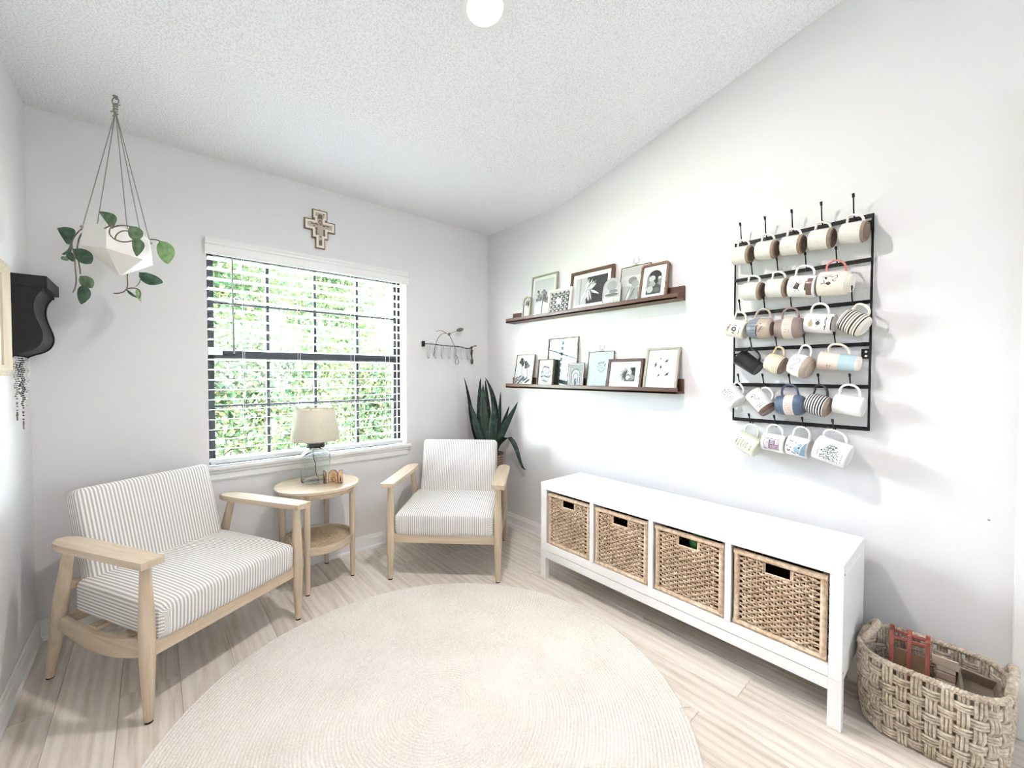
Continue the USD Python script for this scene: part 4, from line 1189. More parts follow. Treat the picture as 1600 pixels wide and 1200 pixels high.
make_mug('coffee_mug', 'black and cream striped mug hanging steeply at the right end of the third bar', 13, 2, (-2.5023, 1.4458), 32, .086, .094, 'round', CREAMG, bands=ZEB, yaw=8)
# fourth bar
make_mug('coffee_mug', 'glossy black mug hanging steeply at the left end of the fourth bar', 14, 3, (-2.1106, 1.292), 36, .106, .080, 'cone', glz('black', (26, 26, 28), .22, .02), taper=.86, hw=.038)
make_mug('coffee_mug', 'small bellied mug with cream and straw yellow rings', 15, 3, (-2.2256, 1.2858), 22, .074, .087, 'round', CREAMG, CLAY, foot=.010, bands=[(z, z + .0035, glz('straw', (214, 196, 156), .3)) for z in np.arange(.014, .070, .0085)], handle=glz('straw', (214, 196, 156), .3), hw=.024)
wave = unary_union([stroke(spline([(-.022, .026), (-.016, .018), (-.010, .022), (-.012, .030), (-.004, .032), (.004, .022), (-.004, .008), (-.016, -.004), (-.022, -.016), (-.016, -.022), (-.010, -.018), (-.012, -.012)], 60), .0018)])
make_mug('coffee_mug', 'white pottery mug with a curling wave line and a bare beige base', 16, 3, (-2.3256, 1.2735), 20, .078, .100, 'round', WHITE, glz('bare_beige', (176, 160, 142), .8), foot=.024, prints=[(wave, plain('ink_wave', (92, 92, 98), .4))], bulge=.0, hw=.026, yaw=9)
make_mug('travel_cup', 'tall tapered cup, pale pink above and powder blue below', 17, 3, (-2.4563, 1.2889), 8, .135, .079, 'cone', glz('blush', (234, 218, 204), .25), taper=.76, bands=[(.012, .066, glz('powder_blue', (184, 208, 212), .25)), (.0005, .012, glz('pale_grey', (222, 218, 212), .3))],
         prints=[(unary_union([scribble(-.036, -.026, .016, .005, 51), scribble(-.036, -.018, .018, .005, 52), scribble(-.034, -.034, .012, .005, 53)]), plain('ink_fig', (110, 92, 88), .5))], hw=.036, yaw=3, cat_='mug')
# fifth bar
txt = lambda rows, s0: unary_union([up_(scribble(-w / 2, y, w, hh, s0 + i)) for i, (y, w, hh) in enumerate(rows)])
make_mug('coffee_mug', 'white mug with six lines of black handwriting at the left end of the fifth bar', 18, 4, (-2.0406, 1.1324), 45, .092, .086, 'cyl', WHITE, yaw=9, prints=[(txt([(.028, .026, .007), (.018, .044, .006), (.009, .044, .006), (.0, .046, .006), (-.014, .018, .006), (-.026, .030, .006)], 60), INK)])
doodle = unary_union([stroke(spline([(-.010, .012), (-.006, .022), (.004, .022), (.006, .014), (-.002, .010), (.0, .0), (.008, -.006), (.006, -.016), (-.004, -.014)], 40), .0014), stroke([(-.012, .018), (-.004, .016)], .003), stroke([(.004, -.010), (.012, -.002)], .0014), stroke([(-.006, .004), (-.002, -.012)], .0014)])
make_mug('coffee_mug', 'white mug with a small doodle, two lines of writing and a brown base', 19, 4, (-2.1644, 1.1078), 46, .112, .079, 'cyl', WHITE, BROWN, foot=.020, yaw=7, prints=[(sa.translate(up_(doodle), -.014, .006), INK), (txt([(-.016, .046, .006), (-.026, .046, .006)], 70), INK)])
make_mug('coffee_mug', 'denim blue pottery mug with a wide cream band of faint stamps', 20, 4, (-2.2883, 1.1012), -2, .104, .093, 'round', glz('denim', (84, 98, 118), .35, .08), yaw=3, bands=[(.034, .070, glz('bisque', (216, 204, 192), .5))], prints=[
    (unary_union([scribble(-.012, y, .022, .006, 81 + i) for i, y in enumerate((-.020, -.010, .0, .010))]), plain('stamp', (172, 156, 144), .6))], handle=glz('navy', (62, 70, 86), .35))
make_mug('coffee_mug', 'bellied mug with even black and white rings and a bare clay base', 21, 4, (-2.3896, 1.1062), 14, .080, .092, 'round', WHITE, CLAY, foot=.010, yaw=9, bands=[(z, z + .0048, INK) for z in np.arange(.013, .078, .0098)], handle=INK, hw=.028)
make_mug('coffee_mug', 'plain white mug at the right end of the fifth bar', 22, 4, (-2.4911, 1.111), 7, .094, .081, 'cyl', WHITE, yaw=6, hw=.034)
# sixth bar
make_mug('coffee_mug', 'pale green mug with lines of brown handwriting', 23, 5, (-2.1137, 0.9074), 24, .100, .092, 'cyl', glz('celadon', (224, 230, 208), .3), prints=[(txt([(.034, .040, .005), (.022, .050, .005), (.008, .046, .005), (-.004, .024, .005), (-.014, .030, .005), (-.034, .036, .006)], 90), plain('ink_sepia', (96, 84, 66), .5))])
pw = unary_union([rbox(-.032, .030, .022, .0245), rbox(-.032, -.0305, -.030, .022), rbox(.0285, .030, -.030, .020), rbox(-.012, -.008, -.026, .018), rbox(.009, .012, -.026, .018), rbox(-.010, .030, -.004, -.0015)])
make_mug('coffee_mug', 'white mug with a comic strip of lilac panels', 24, 5, (-2.227, 0.922), 4, .092, .083, 'cyl', WHITE, prints=[(rbox(-.030, -.012, -.024, .016), plain('lilac_pale', (222, 206, 214), .4)), (rbox(-.008, .009, -.001, .018), plain('lilac', (168, 152, 172), .4)), (rbox(.012, .028, -.001, .018), plain('lilac_pale', (222, 206, 214), .4)), (rbox(-.008, .028, -.026, -.004), plain('mauve', (176, 152, 162), .4)),
    (unary_union([pw, stroke([(-.030, -.024), (-.020, -.028)], .003), ellipse(-.019, .004, .0024, .004), ellipse(.018, -.014, .003, .004)]), plain('ink_plum', (62, 48, 56), .4))])
g = np.random.default_rng(12)
dots = unary_union([ellipse(g.uniform(-.034, .0), g.uniform(-.03, .03), .003, .003) for _ in range(10)])
make_mug('coffee_mug', 'white mug with pale blue blobs and dark dots', 25, 5, (-2.3223, 0.9173), 8, .082, .089, 'cyl', WHITE, prints=[(unary_union([ellipse(.004, -.008, .012, .014, 20), ellipse(.014, .014, .008, .008), ellipse(-.004, -.026, .008, .006)]), plain('ink_sky', (158, 186, 200), .4)),
    (sg.Polygon([(.014, -.034), (.036, -.034), (.036, .030), (.030, .026), (.020, .0)]), plain('ink_teal', (130, 168, 182), .4)), (dots, plain('ink_slate', (96, 100, 112), .4)), (unary_union([ellipse(.002, -.014, .005, .004), ellipse(.010, -.022, .004, .003), ellipse(.012, .002, .004, .004)]), plain('ink_deep', (46, 58, 78), .4))])
g = np.random.default_rng(13)
tree = []
for _ in range(150):
    b = g.uniform(-.036, .034)
    a = g.uniform(-1, 1) * (.032 - (.6 * max(0, b)))
    if g.random() < .5:
        tree.append(ellipse(a, b, .0022, .0016, g.uniform(0, 180)))
    else:
        q = g.uniform(0, 2 * PI)
        tree.append(stroke([(a, b), (a + .006 * math.cos(q), b + .006 * math.sin(q))], .0011))
make_mug('coffee_mug', 'large white mug with a dense dark green line drawing, lowest at the right', 26, 5, (-2.4414, 0.9134), 16, .116, .104, 'cyl', WHITE, yaw=3, prints=[(sa.translate(unary_union(tree), .002, .0), plain('ink_forest', (56, 92, 76), .4)), (unary_union([up_(scribble(-.024, .038, .036, .004, 101)), up_(scribble(-.030, -.044, .044, .004, 102))]), GREYINK)], hw=.040)

# ------------------------------------------------------------------ rope basket with toys, right of the bench
ROPE = mat('seagrass', {'tc': ('texture_coordinate', {}), 'n': ('noise_texture', {'scale': 90.0, 'detail': 3.0}), 'n2': ('noise_texture', {'scale': 12.0, 'detail': 2.0}), 'mx': ('mix_float', {'fac': .4}),
                        'r': ('rgb_ramp', {'ramp': [(.28, lin(136, 120, 103)), (.46, lin(192, 176, 156)), (.66, lin(228, 216, 198))]}), 'b': ('bump', {'distance': .002}), 'p': ('principled_bsdf', {'roughness': .8, 'specular_ior_level': .2})},
           [('tc.object', 'n.vector'), ('tc.object', 'n2.vector'), ('n.fac', 'mx.a'), ('n2.fac', 'mx.b'), ('mx.result', 'r.fac'), ('r.color', 'p.base_color'), ('n.fac', 'b.height'), ('b.normal', 'p.normal')])
RBX, RBY, RBH = -.206, -2.748, .265
rb = thing('rope_basket', 'chunky woven rope basket with two handles holding toys beside the white bench', 'basket', (RBX, RBY, 0))
oval = sg.box(-.040, -.075, .040, .075).buffer(.104, quad_segs=24)
ring_pts = np.array(oval.exterior.coords)[:-1][::-1]
ring_line = sg.LinearRing(ring_pts)
PER = ring_line.length


def on_oval(s, z, off=0.0):
    """A point at s (share of the way round) and height z; the basket widens upwards."""
    s = np.asarray(s) % 1.0
    p = np.array([ring_line.interpolate(v * PER).coords[0] for v in np.atleast_1d(s)])
    q = np.array([ring_line.interpolate(((v + .002) % 1) * PER).coords[0] for v in np.atleast_1d(s)])
    t = (q - p) / np.linalg.norm(q - p, axis=1, keepdims=True)
    n = np.c_[t[:, 1], -t[:, 0]]
    n *= np.sign((n * p).sum(1, keepdims=True))
    k = .90 + .10 * np.clip(np.asarray(z) / .16, 0, 1) ** .6
    return np.c_[p * np.reshape(k, (-1, 1)) + n * np.reshape(off, (-1, 1)), np.broadcast_to(z, (len(p),))]


NST, NRO = 32, 6
sv = np.linspace(0, 1, NST * 6 + 1)[:-1]
rowz = [.024 + k * .0385 for k in range(NRO)]
for k, z in enumerate(rowz):
    w = .0058 * np.cos(PI * (sv * NST + k))
    obj('weave_band', cat([tube(on_oval(sv, z + d + .0012 * np.sin(sv * 70 + d * 900), w), .0048, 6, closed=True) for d in (-.0092, 0, .0092)]), ROPE, rb, smooth=True)
for i in range(NST):
    z = np.linspace(.004, RBH - .012, 28)
    ph = np.interp(z, rowz, np.arange(NRO), left=-.3, right=NRO - .7)
    w = -.0058 * np.cos(PI * (i + ph))
    obj('stake_band', cat([tube(on_oval(np.full(28, i / NST) + d / PER, z, w), .0047, 6) for d in (-.0092, 0, .0092)]), ROPE, rb, smooth=True)
a = np.linspace(0, 1, 480, endpoint=False)
obj('rim', cat([tube(on_oval(a, RBH - .006 + .0048 * np.sin(a * 2 * PI * 66 + f), .0048 * np.cos(a * 2 * PI * 66 + f)), .0062, 7, closed=True) for f in (0, PI)]), ROPE, rb, smooth=True)
obj('base', T(extrude(sa.scale(oval, .9, .9), .008), (0, 0, .002)), ROPE, rb)
for s, lean in ((1, -.030), (-1, .012)):
    t = np.linspace(0, PI, 60)
    hp = np.c_[.068 * np.cos(t) + .02, s * (.172 + lean * np.sin(t) * s * s), RBH - .012 + .052 * np.sin(t) ** .8]
    obj('handle', tube(hp, .0125 * (1 - .10 * (np.arange(60) % 2)), 9), ROPE, rb, smooth=50)

RED = wood('red_wood', (170, 98, 84), (134, 66, 56), 'z', 1, .6)
t1 = thing('toy_house', 'red open-sided wooden toy frame with two bays standing in the rope basket', 'toy', (-.190, -2.695, .012), math.radians(3))
for y in (-.046, .0, .046):
    for x in (-.024, .024):
        obj('post', box(x - .005, x + .005, y - .006, y + .006, 0, .305, .001), RED, t1)
for z in (.02, .286):
    for x in (-.024, .024):
        obj('rail', box(x - .004, x + .004, -.046, .046, z - .005, z + .005, .001), RED, t1)
    for y in (-.046, 0, .046):
        obj('rail', box(-.024, .024, y - .004, y + .004, z - .005, z + .005, .001), RED, t1)
obj('infill', box(-.003, .003, -.044, .044, .02, .235), plain('toy_tan', (160, 132, 104), .8), t1)
t2 = thing('toy_tower', 'pale striped toy tower with a blank tag beside the red toy frame', 'toy', (-.176, -2.785, .012))
for k in range(9):
    obj('stone_course', box(-.026, .026, -.024, .024, k * .027, k * .027 + .0255, .003), plain(('stone_pale', 'stone_buff')[k % 2], ((196, 178, 158), (170, 150, 130))[k % 2], .8), t2)
obj('tag', T(box(-.002, .002, -.032, .032, -.018, .018, .001), (-.030, .002, .252), ry=-.25), plain('tag_paper', (222, 204, 186), .7), t2)
t3 = thing('toy_ramp', 'grey wooden toy ramp tipped at the right end of the rope basket', 'toy', (-.205, -2.858, .175), math.radians(8))
GREYW = wood('grey_wood', (150, 136, 122), (116, 102, 90), 'y', 1, .7)
obj('board', T(box(-.075, .075, -.045, .045, -.005, .005, .001), rx=.15, ry=-.35), GREYW, t3)
for y in (-.045, .045):
    obj('side', T(box(-.075, .075, y - .004, y + .004, -.005, .045, .001), rx=.15, ry=-.35), GREYW, t3)
obj('end', T(box(.067, .075, -.045, .045, -.005, .045, .001), rx=.15, ry=-.35), GREYW, t3)
for k, (x, y, z, s, r) in enumerate(((-.24, -2.64, .03, .03, .3), (-.17, -2.62, .05, .028, .8), (-.22, -2.80, .06, .03, .5))):
    t = obj('toy_block', T(box(-s, s, -s, s, -s, s, .003), (x, y, z + .03), rz=r), plain('block_wood', (168, 140, 108), .7))
    tag(stage.GetPrimAtPath(t), ('plain wooden toy block low at the left end of the rope basket', 'plain wooden toy block behind the red frame in the rope basket', 'plain wooden toy block under the grey ramp in the rope basket')[k], 'toy')

# ------------------------------------------------------------------ hanging planter with a trailing plant
hp = thing('hanging_planter', 'white faceted planter on cords with a trailing green plant, hung from the ceiling', 'planter', (-2.315, -.354, 0))
HX, HY = -2.315, -.354
CR, CF = np.array([math.cos(YAW), -math.sin(YAW)]), np.array([math.sin(YAW), math.cos(YAW)])   # to the right of and away from someone standing in the room's near corner


def hw_(a, b, z):
    """right, away, height -> the planter's own space"""
    q = CR * a + CF * b
    return np.array([q[0], q[1], z])


CERAM = plain('matte_white', (240, 237, 231), .55)
ang = np.radians(np.arange(6) * 60 + 14)
LEAN = -.05                                               # it hangs a little lower on its right


def pot_pt(r, t, z, da=0.0):
    a = r * math.cos(t) + da
    return np.array([a, r * math.sin(t), z + LEAN * a])


rim_o = [pot_pt(.108, t, 1.853) for t in ang]
mid_o = [pot_pt(.116, t, z) for t, z in zip(ang, (1.742, 1.750, 1.756, 1.762, 1.752, 1.737))]
bot_o = [pot_pt(.010, t, 1.670, .003) for t in ang]
rim_i = [pot_pt(.098, t, 1.853) for t in ang]
low_i = [pot_pt(.096, t, 1.823) for t in ang]
V = np.array(rim_o + mid_o + bot_o + rim_i + low_i + [pot_pt(0, 0, 1.667, .003), pot_pt(0, 0, 1.822)])
F = []
for i in range(6):
    j = (i + 1) % 6
    F += [[i, 6 + i, 6 + j], [i, 6 + j, j], [6 + i, 12 + i, 12 + j], [6 + i, 12 + j, 6 + j], [12 + i, 30, 12 + j], [i, j, 18 + j], [i, 18 + j, 18 + i], [18 + i, 18 + j, 24 + j], [18 + i, 24 + j, 24 + i], [24 + i, 24 + j, 31]]
pm = trimesh.Trimesh(V, F, process=False)
pm.fix_normals()
obj('pot', pm, CERAM, hp)
obj('soil', trimesh.convex.convex_hull(np.array([pot_pt(.093, t, z) for t in ang for z in (1.824, 1.830)])), plain('soil', (60, 46, 38), .95), hp, kind='stuff')
JUTE = plain('grey_cord', (156, 150, 140), .9, bump=(400, .001))
for i, t in enumerate(ang):
    if i in (0, 2, 3, 5, 1):
        obj('cord', tube([hw_(0, 0, 2.375), pot_pt(.106, t, 1.853), pot_pt(.111, t, 1.838)], .0020, 6), JUTE, hp)
        obj('cord_knot', T(trimesh.creation.icosphere(1, .006), pot_pt(.111, t, 1.840)), JUTE, hp)
s = np.linspace(0, 8 * PI, 90)
obj('knot', cat([tube(np.c_[.0065 * np.cos(s), .0065 * np.sin(s), 2.365 + s / s[-1] * .042], .0032, 6), tube([hw_(-.004, 0, 2.38), hw_(-.022, 0, 2.372)], .002, 5), tube([hw_(.004, 0, 2.398), hw_(.018, .004, 2.404)], .002, 5), tube([hw_(0, 0, 2.37), hw_(-.014, 0, 2.352)], .002, 5)]), JUTE, hp, smooth=True)
tt = np.linspace(0, 2 * PI, 30)[:-1]
obj('ring', tube(np.array([hw_(.0145 * math.cos(v), 0, 2.418 + .0145 * math.sin(v)) for v in tt]), .0024, 7, closed=True), plain('steel_ring', (150, 148, 142), .4, .6), hp, smooth=True)
obj('ceiling_hook', cat([tube(spline([hw_(0, 0, 2.44), hw_(0, 0, 2.436), hw_(.004, .006, 2.431), hw_(.0, .0, 2.427)], 10), .0022, 6), T(trimesh.creation.cylinder(.009, .004, sections=16), (0, 0, 2.438))]), plain('steel_ring', (150, 148, 142), .4, .6), hp)
LEAFG = {k: mat('leaf_' + k, {'tc': ('texture_coordinate', {}), 'n': ('noise_texture', {'scale': 45.0, 'detail': 3.0}), 'r': ('rgb_ramp', {'ramp': [(.35, lin(*a_)), (.7, lin(*b_))]}), 'd': ('principled_bsdf', {'roughness': .45, 'specular_ior_level': .3}), 't': ('translucent_bsdf', {}), 'mx': ('mix_closure', {'fac': .25})},
                          [('tc.object', 'n.vector'), ('n.fac', 'r.fac'), ('r.color', 'd.base_color'), ('r.color', 't.color'), ('d.BSDF', 'mx.closure1'), ('t.BSDF', 'mx.closure2')], surface='mx.closure')
         for k, a_, b_ in (('dark', (50, 76, 60), (82, 110, 88)), ('mid', (84, 112, 84), (128, 152, 118)), ('light', (122, 158, 104), (164, 192, 140)))}
STEM = plain('vine_stem', (112, 104, 84), .7)


def vine(pts):
    obj('vine', tube(spline([hw_(*p) for p in pts], 26), .0026, 6), STEM, hp, smooth=True)


def vleaf(base, tip, w, k, roll=0.0, cup=.25):
    """A pointed oval leaf from base to tip; roll turns its face about the midrib."""
    b, t = hw_(*base), hw_(*tip)
    d = t - b
    L = np.linalg.norm(d)
    d /= L
    to = np.array([CF[0], CF[1], -.12])
    sd = np.cross(d, to)
    sd /= np.linalg.norm(sd)
    n = np.cross(sd, d)
    sd, n = sd * math.cos(roll) + n * math.sin(roll), n * math.cos(roll) - sd * math.sin(roll)
    u = np.linspace(0, 1, 11)
    h = w / 2 * (np.sin(PI * np.clip(u, 0, 1) ** .72) ** .8 + .02)
    V, F = [], []
    for i, x in enumerate(u):
        c = b + d * L * x + n * .10 * L * math.sin(PI * x)
        for s_ in np.linspace(-1, 1, 7):
            V.append(c + sd * h[i] * s_ + n * abs(s_) * h[i] * cup)
    V = np.array(V)
    for i in range(10):
        for j in range(6):
            q = i * 7 + j
            F += [[q, q + 1, q + 8], [q, q + 8, q + 7]]
    top_ = trimesh.Trimesh(V, F, process=False)
    low_ = trimesh.Trimesh(V + n * .0009, np.array(F)[:, ::-1], process=False)
    obj('leaf', cat([top_, low_]), LEAFG[k], hp, smooth=True)


vine([(-0.048, -0.06, 1.844), (-0.061, -0.085, 1.842), (-0.078, -0.1, 1.811), (-0.097, -0.1, 1.773), (-0.089, -0.1, 1.736), (-0.085, -0.1, 1.674), (-0.083, -0.1, 1.613), (-0.097, -0.1, 1.572)])
vine([(-0.058, -0.06, 1.847), (-0.086, -0.075, 1.815), (-0.088, -0.085, 1.773), (-0.086, -0.09, 1.748), (-0.08, -0.09, 1.696), (-0.075, -0.09, 1.65)])
vine([(0.04, -0.1, 1.835), (0.103, -0.135, 1.832), (0.113, -0.155, 1.797), (0.141, -0.16, 1.77), (0.177, -0.16, 1.761), (0.206, -0.155, 1.768)])
vine([(0.087, -0.11, 1.837), (0.149, -0.135, 1.835), (0.198, -0.15, 1.824)])
vine([(0.141, -0.16, 1.772), (0.167, -0.162, 1.802), (0.193, -0.16, 1.803), (0.204, -0.158, 1.789)])
vine([(0.008, 0.09, 1.9), (0.046, 0.1, 1.855), (0.072, 0.1, 1.855), (0.096, 0.1, 1.847)])
vine([(-0.075, 0.1, 1.903), (-0.11, 0.165, 1.852), (-0.099, 0.15, 1.739), (-0.094, 0.14, 1.682), (-0.099, 0.14, 1.634), (-0.127, 0.14, 1.618), (-0.159, 0.14, 1.616)])
vine([(-0.099, 0.14, 1.635), (-0.07, 0.14, 1.641), (-0.049, 0.14, 1.637), (-0.031, 0.13, 1.589)])
for args in [((-0.1, -0.1, 1.783), (-0.145, -0.11, 1.833), 0.077, 'dark', .35), ((-0.104, -0.1, 1.783), (-0.152, -0.09, 1.732), 0.057, 'dark', -.5), ((-0.089, -0.1, 1.752), (-0.008, -0.11, 1.69), 0.055, 'dark', .2),
             ((-0.089, -0.1, 1.714), (-0.113, -0.11, 1.718), 0.040, 'dark', .6), ((-0.123, -0.1, 1.719), (-0.13, -0.11, 1.705), 0.027, 'mid', .3), ((-0.076, -0.09, 1.643), (-0.027, -0.09, 1.593), 0.045, 'mid', .3),
             ((-0.079, -0.09, 1.641), (-0.055, -0.1, 1.587), 0.045, 'mid', -.5), ((-0.065, -0.09, 1.605), (-0.064, -0.1, 1.523), 0.043, 'dark', .4), ((0.112, -0.135, 1.833), (0.037, -0.12, 1.897), 0.055, 'mid', .3),
             ((0.191, -0.15, 1.828), (0.237, -0.165, 1.766), 0.050, 'mid', .2), ((0.211, -0.16, 1.775), (0.239, -0.175, 1.7), 0.057, 'mid', -.2), ((0.096, 0.1, 1.85), (0.14, 0.09, 1.74), 0.073, 'light', .1),
             ((-0.038, 0.14, 1.715), (0.089, 0.12, 1.661), 0.057, 'dark', .5), ((-0.06, 0.14, 1.644), (-0.025, 0.13, 1.708), 0.025, 'mid', .9), ((-0.047, 0.14, 1.641), (-0.013, 0.12, 1.573), 0.018, 'light', 1.0), ((-0.099, 0.14, 1.635), (-0.029, 0.13, 1.592), 0.013, 'dark', .9)]:
    vleaf(*args)

# ------------------------------------------------------------------ stepped wooden cross above the window
CRX, CRZ = -1.381, 2.168
cr = thing('wall_cross', 'cream stepped wall cross with brown edge and faded figure print above the window', 'cross', (CRX, 0, CRZ))
st = sg.Polygon([(-.047, .126), (.045, .126), (.045, .066), (.035, .062), (.035, .060), (.093, .060), (.093, -.008), (.049, -.008), (.049, -.056), (.030, -.056), (.030, -.120), (-.030, -.120), (-.030, -.056), (-.051, -.056), (-.051, -.008), (-.095, -.008), (-.095, .060), (-.037, .060), (-.037, .066), (-.047, .066)])
obj('edge', standing(st, .013, (0, -.008)), plain('cross_brown', (122, 104, 88), .6), cr)
obj('face', standing(st.buffer(-.0065, join_style=2), .002, (0, -.0150)), plain('cross_cream', (238, 230, 214), .6), cr)
inn_ = st.buffer(-.019, join_style=2)
DK, LT = plain('cross_dark', (104, 86, 74), .7), plain('cross_taupe', (190, 174, 158), .7)
g = np.random.default_rng(21)
obj('print', standing(inn_, .0006, (0, -.0163)), LT, cr)
spk = [ellipse(g.uniform(-.08, .08), g.uniform(-.10, .11), g.uniform(.002, .005), g.uniform(.002, .006), g.uniform(0, 90)) for _ in range(110)]
fg = unary_union(spk + [sg.box(-.012, .070, .012, .098), ellipse(0, .050, .010, .013), sg.box(-.056, .028, -.014, .034), sg.box(.014, .028, .056, .034), sg.box(-.026, -.046, -.018, .010), sg.box(.018, -.046, .028, .006), sg.box(-.010, -.10, .010, -.070)]).intersection(inn_)
fg = fg.difference(unary_union([ellipse(0, .048, .005, .007), sg.box(-.012, -.040, .012, .024)]))
obj('print', standing(fg, .0006, (0, -.0167)), DK, cr)
obj('hanger', T(trimesh.creation.torus(.005, .0012), (0, -.006, .129), rx=PI / 2), DK, cr)

# ------------------------------------------------------------------ test tube vases on a twig rail, right of the window
tr = thing('tube_vase_rail', 'wall rail with a row of clear glass tube vases right of the window', 'vase', (-.395, 0, 1.47))
TWIG = plain('dark_twig', (74, 68, 60), .7, vary=.15, vscale=60)
obj('rail', tube(spline([(-.238, -.028, .0), (-.12, -.028, -.002), (-.02, -.029, -.007), (.10, -.028, -.010), (.185, -.028, -.015), (.205, -.030, -.006), (.252, -.028, .006)], 40), .0036 + .0006 * np.sin(np.arange(40) * 1.7), 7), TWIG, tr, smooth=True)
obj('end_plate', box(-.252, -.240, -.034, 0, -.020, .022, .002), BLACK, tr)
obj('wall_pin', tube([(.19, 0, -.015), (.19, -.03, -.015)], .004, 8), BLACK, tr)
for k in range(7):
    x = -.205 + k * .062
    gt = lathe([(.001, -.098), (.006, -.096), (.0095, -.090), (.0100, -.082), (.0100, -.006), (.0112, -.004), (.0112, -.002), (.0092, -.002), (.0086, -.010), (.0086, -.084), (.0068, -.091), (.001, -.0945)], 20)
    obj('glass_tube', T(gt, (x, -.028, -.012)), JAR, tr, smooth=40)
sprig = obj('sprig', cat([tube(spline(p, 18), .0018, 6) for p in ([(-.165, -.030, -.09), (-.150, -.032, -.02), (-.125, -.040, .055), (-.070, -.045, .092), (-.030, -.045, .078), (.0, -.04, .035), (.030, -.034, -.01), (.040, -.030, -.09)],
                                                                  [(-.060, -.045, .092), (-.105, -.05, .108), (-.150, -.05, .100)], [(-.035, -.045, .085), (.010, -.05, .105), (.050, -.05, .118)])]), TWIG, tr, smooth=True)
obj('seed_head', cat([T(sa_m, t_, ry=r_) for sa_m, t_, r_ in ((trimesh.creation.icosphere(2, 1.0).apply_scale((.034, .013, .015)), (.070, -.05, .128), -.25), (trimesh.creation.icosphere(2, .012), (-.030, -.045, .086), 0))]), plain('seed', (128, 128, 118), .8, vary=.2, vscale=90), tr, smooth=True)
obj('wire_loop', tube(spline([(.040, -.032, -.075), (.046, -.034, -.085), (.058, -.034, -.095), (.058, -.036, -.10), (.036, -.036, -.118), (.036, -.036, -.145), (.052, -.036, -.152), (.064, -.036, -.145), (.060, -.036, -.118)], 30), .0018, 6), TWIG, tr, smooth=True)
obj('tassel', cat([tube([(.198, -.032, -.01), (.190, -.034, -.06), (.202, -.034, -.105)], .0055, 7), tube([(.205, -.034, -.03), (.196, -.036, -.09)], .004, 6), T(trimesh.creation.icosphere(2, 1.0).apply_scale((.013, .010, .024)), (.200, -.034, -.125)), T(trimesh.creation.icosphere(1, .010), (.199, -.032, -.008))]), plain('tassel', (70, 68, 58), .9), tr, smooth=True)

# ------------------------------------------------------------------ left wall: picture frame, black holder, rosaries
lf = thing('wall_picture', 'pale limed wood frame at the left edge of the view, on the left wall', 'picture frame', (RX0, -.80, 1.434))
LIME = wood('limed_wood', (214, 200, 178), (186, 170, 148), 'z', 1, .5)
W2, H2, B2 = .335, .207, .040
for q, nm in (([(-W2, -H2), (W2, -H2), (W2 - B2, -H2 + B2), (-W2 + B2, -H2 + B2)], 0), ([(-W2, H2), (W2, H2), (W2 - B2, H2 - B2), (-W2 + B2, H2 - B2)], 0), ([(-W2, -H2), (-W2, H2), (-W2 + B2, H2 - B2), (-W2 + B2, -H2 + B2)], 0), ([(W2, -H2), (W2, H2), (W2 - B2, H2 - B2), (W2 - B2, -H2 + B2)], 0)):
    outerq = np.array(q, float)
    lo = [(0.0, y, z) for y, z in outerq] + [(.022, y, z) for y, z in outerq[:2]] + [(.030, y, z) for y, z in (outerq[2:] + outerq[[1, 0]]) / 2] + [(.014, y, z) for y, z in outerq[2:]]
    obj('frame_bar', trimesh.convex.convex_hull(np.array(lo)), LIME, lf)
obj('backing', box(0, .008, -W2 + B2 * .8, W2 - B2 * .8, -H2 + B2 * .8, H2 - B2 * .8), plain('linen_mount', (222, 214, 200), .8), lf)

hd = thing('wall_holder', 'black scroll-sided wall holder with rosaries in the left corner', 'holder', (RX0, -.20, 1.30))
HBL = plain('black_paint', (20, 18, 19), .6, spec=.3)
pf = [(0, .330), (.100, .330), (.100, .284), (.085, .272), (.068, .238), (.064, .196), (.074, .148), (.086, .100), (.080, .058), (.056, .030), (.030, .018), (.0, -.006)]
core = sg.Polygon(spline(pf[3:], 60).tolist() + [(0, .272)]).buffer(0)
side_poly = unary_union([core, sg.box(0, .270, .088, .318)])
prof3 = lambda poly, y0, y1: (lambda m: m)(prism_xz(poly, y0, y1))
for y0, y1 in ((-.134, -.118), (.118, .134)):
    obj('scroll_side', prof3(side_poly, y0, y1), HBL, hd)
obj('scroll_front', prof3(side_poly.buffer(-.004).difference(side_poly.buffer(-.014)).union(core.buffer(-.004)), -.118, .118), HBL, hd)
obj('top_board', box(0, .102, -.140, .140, .284, .332, .002), HBL, hd)
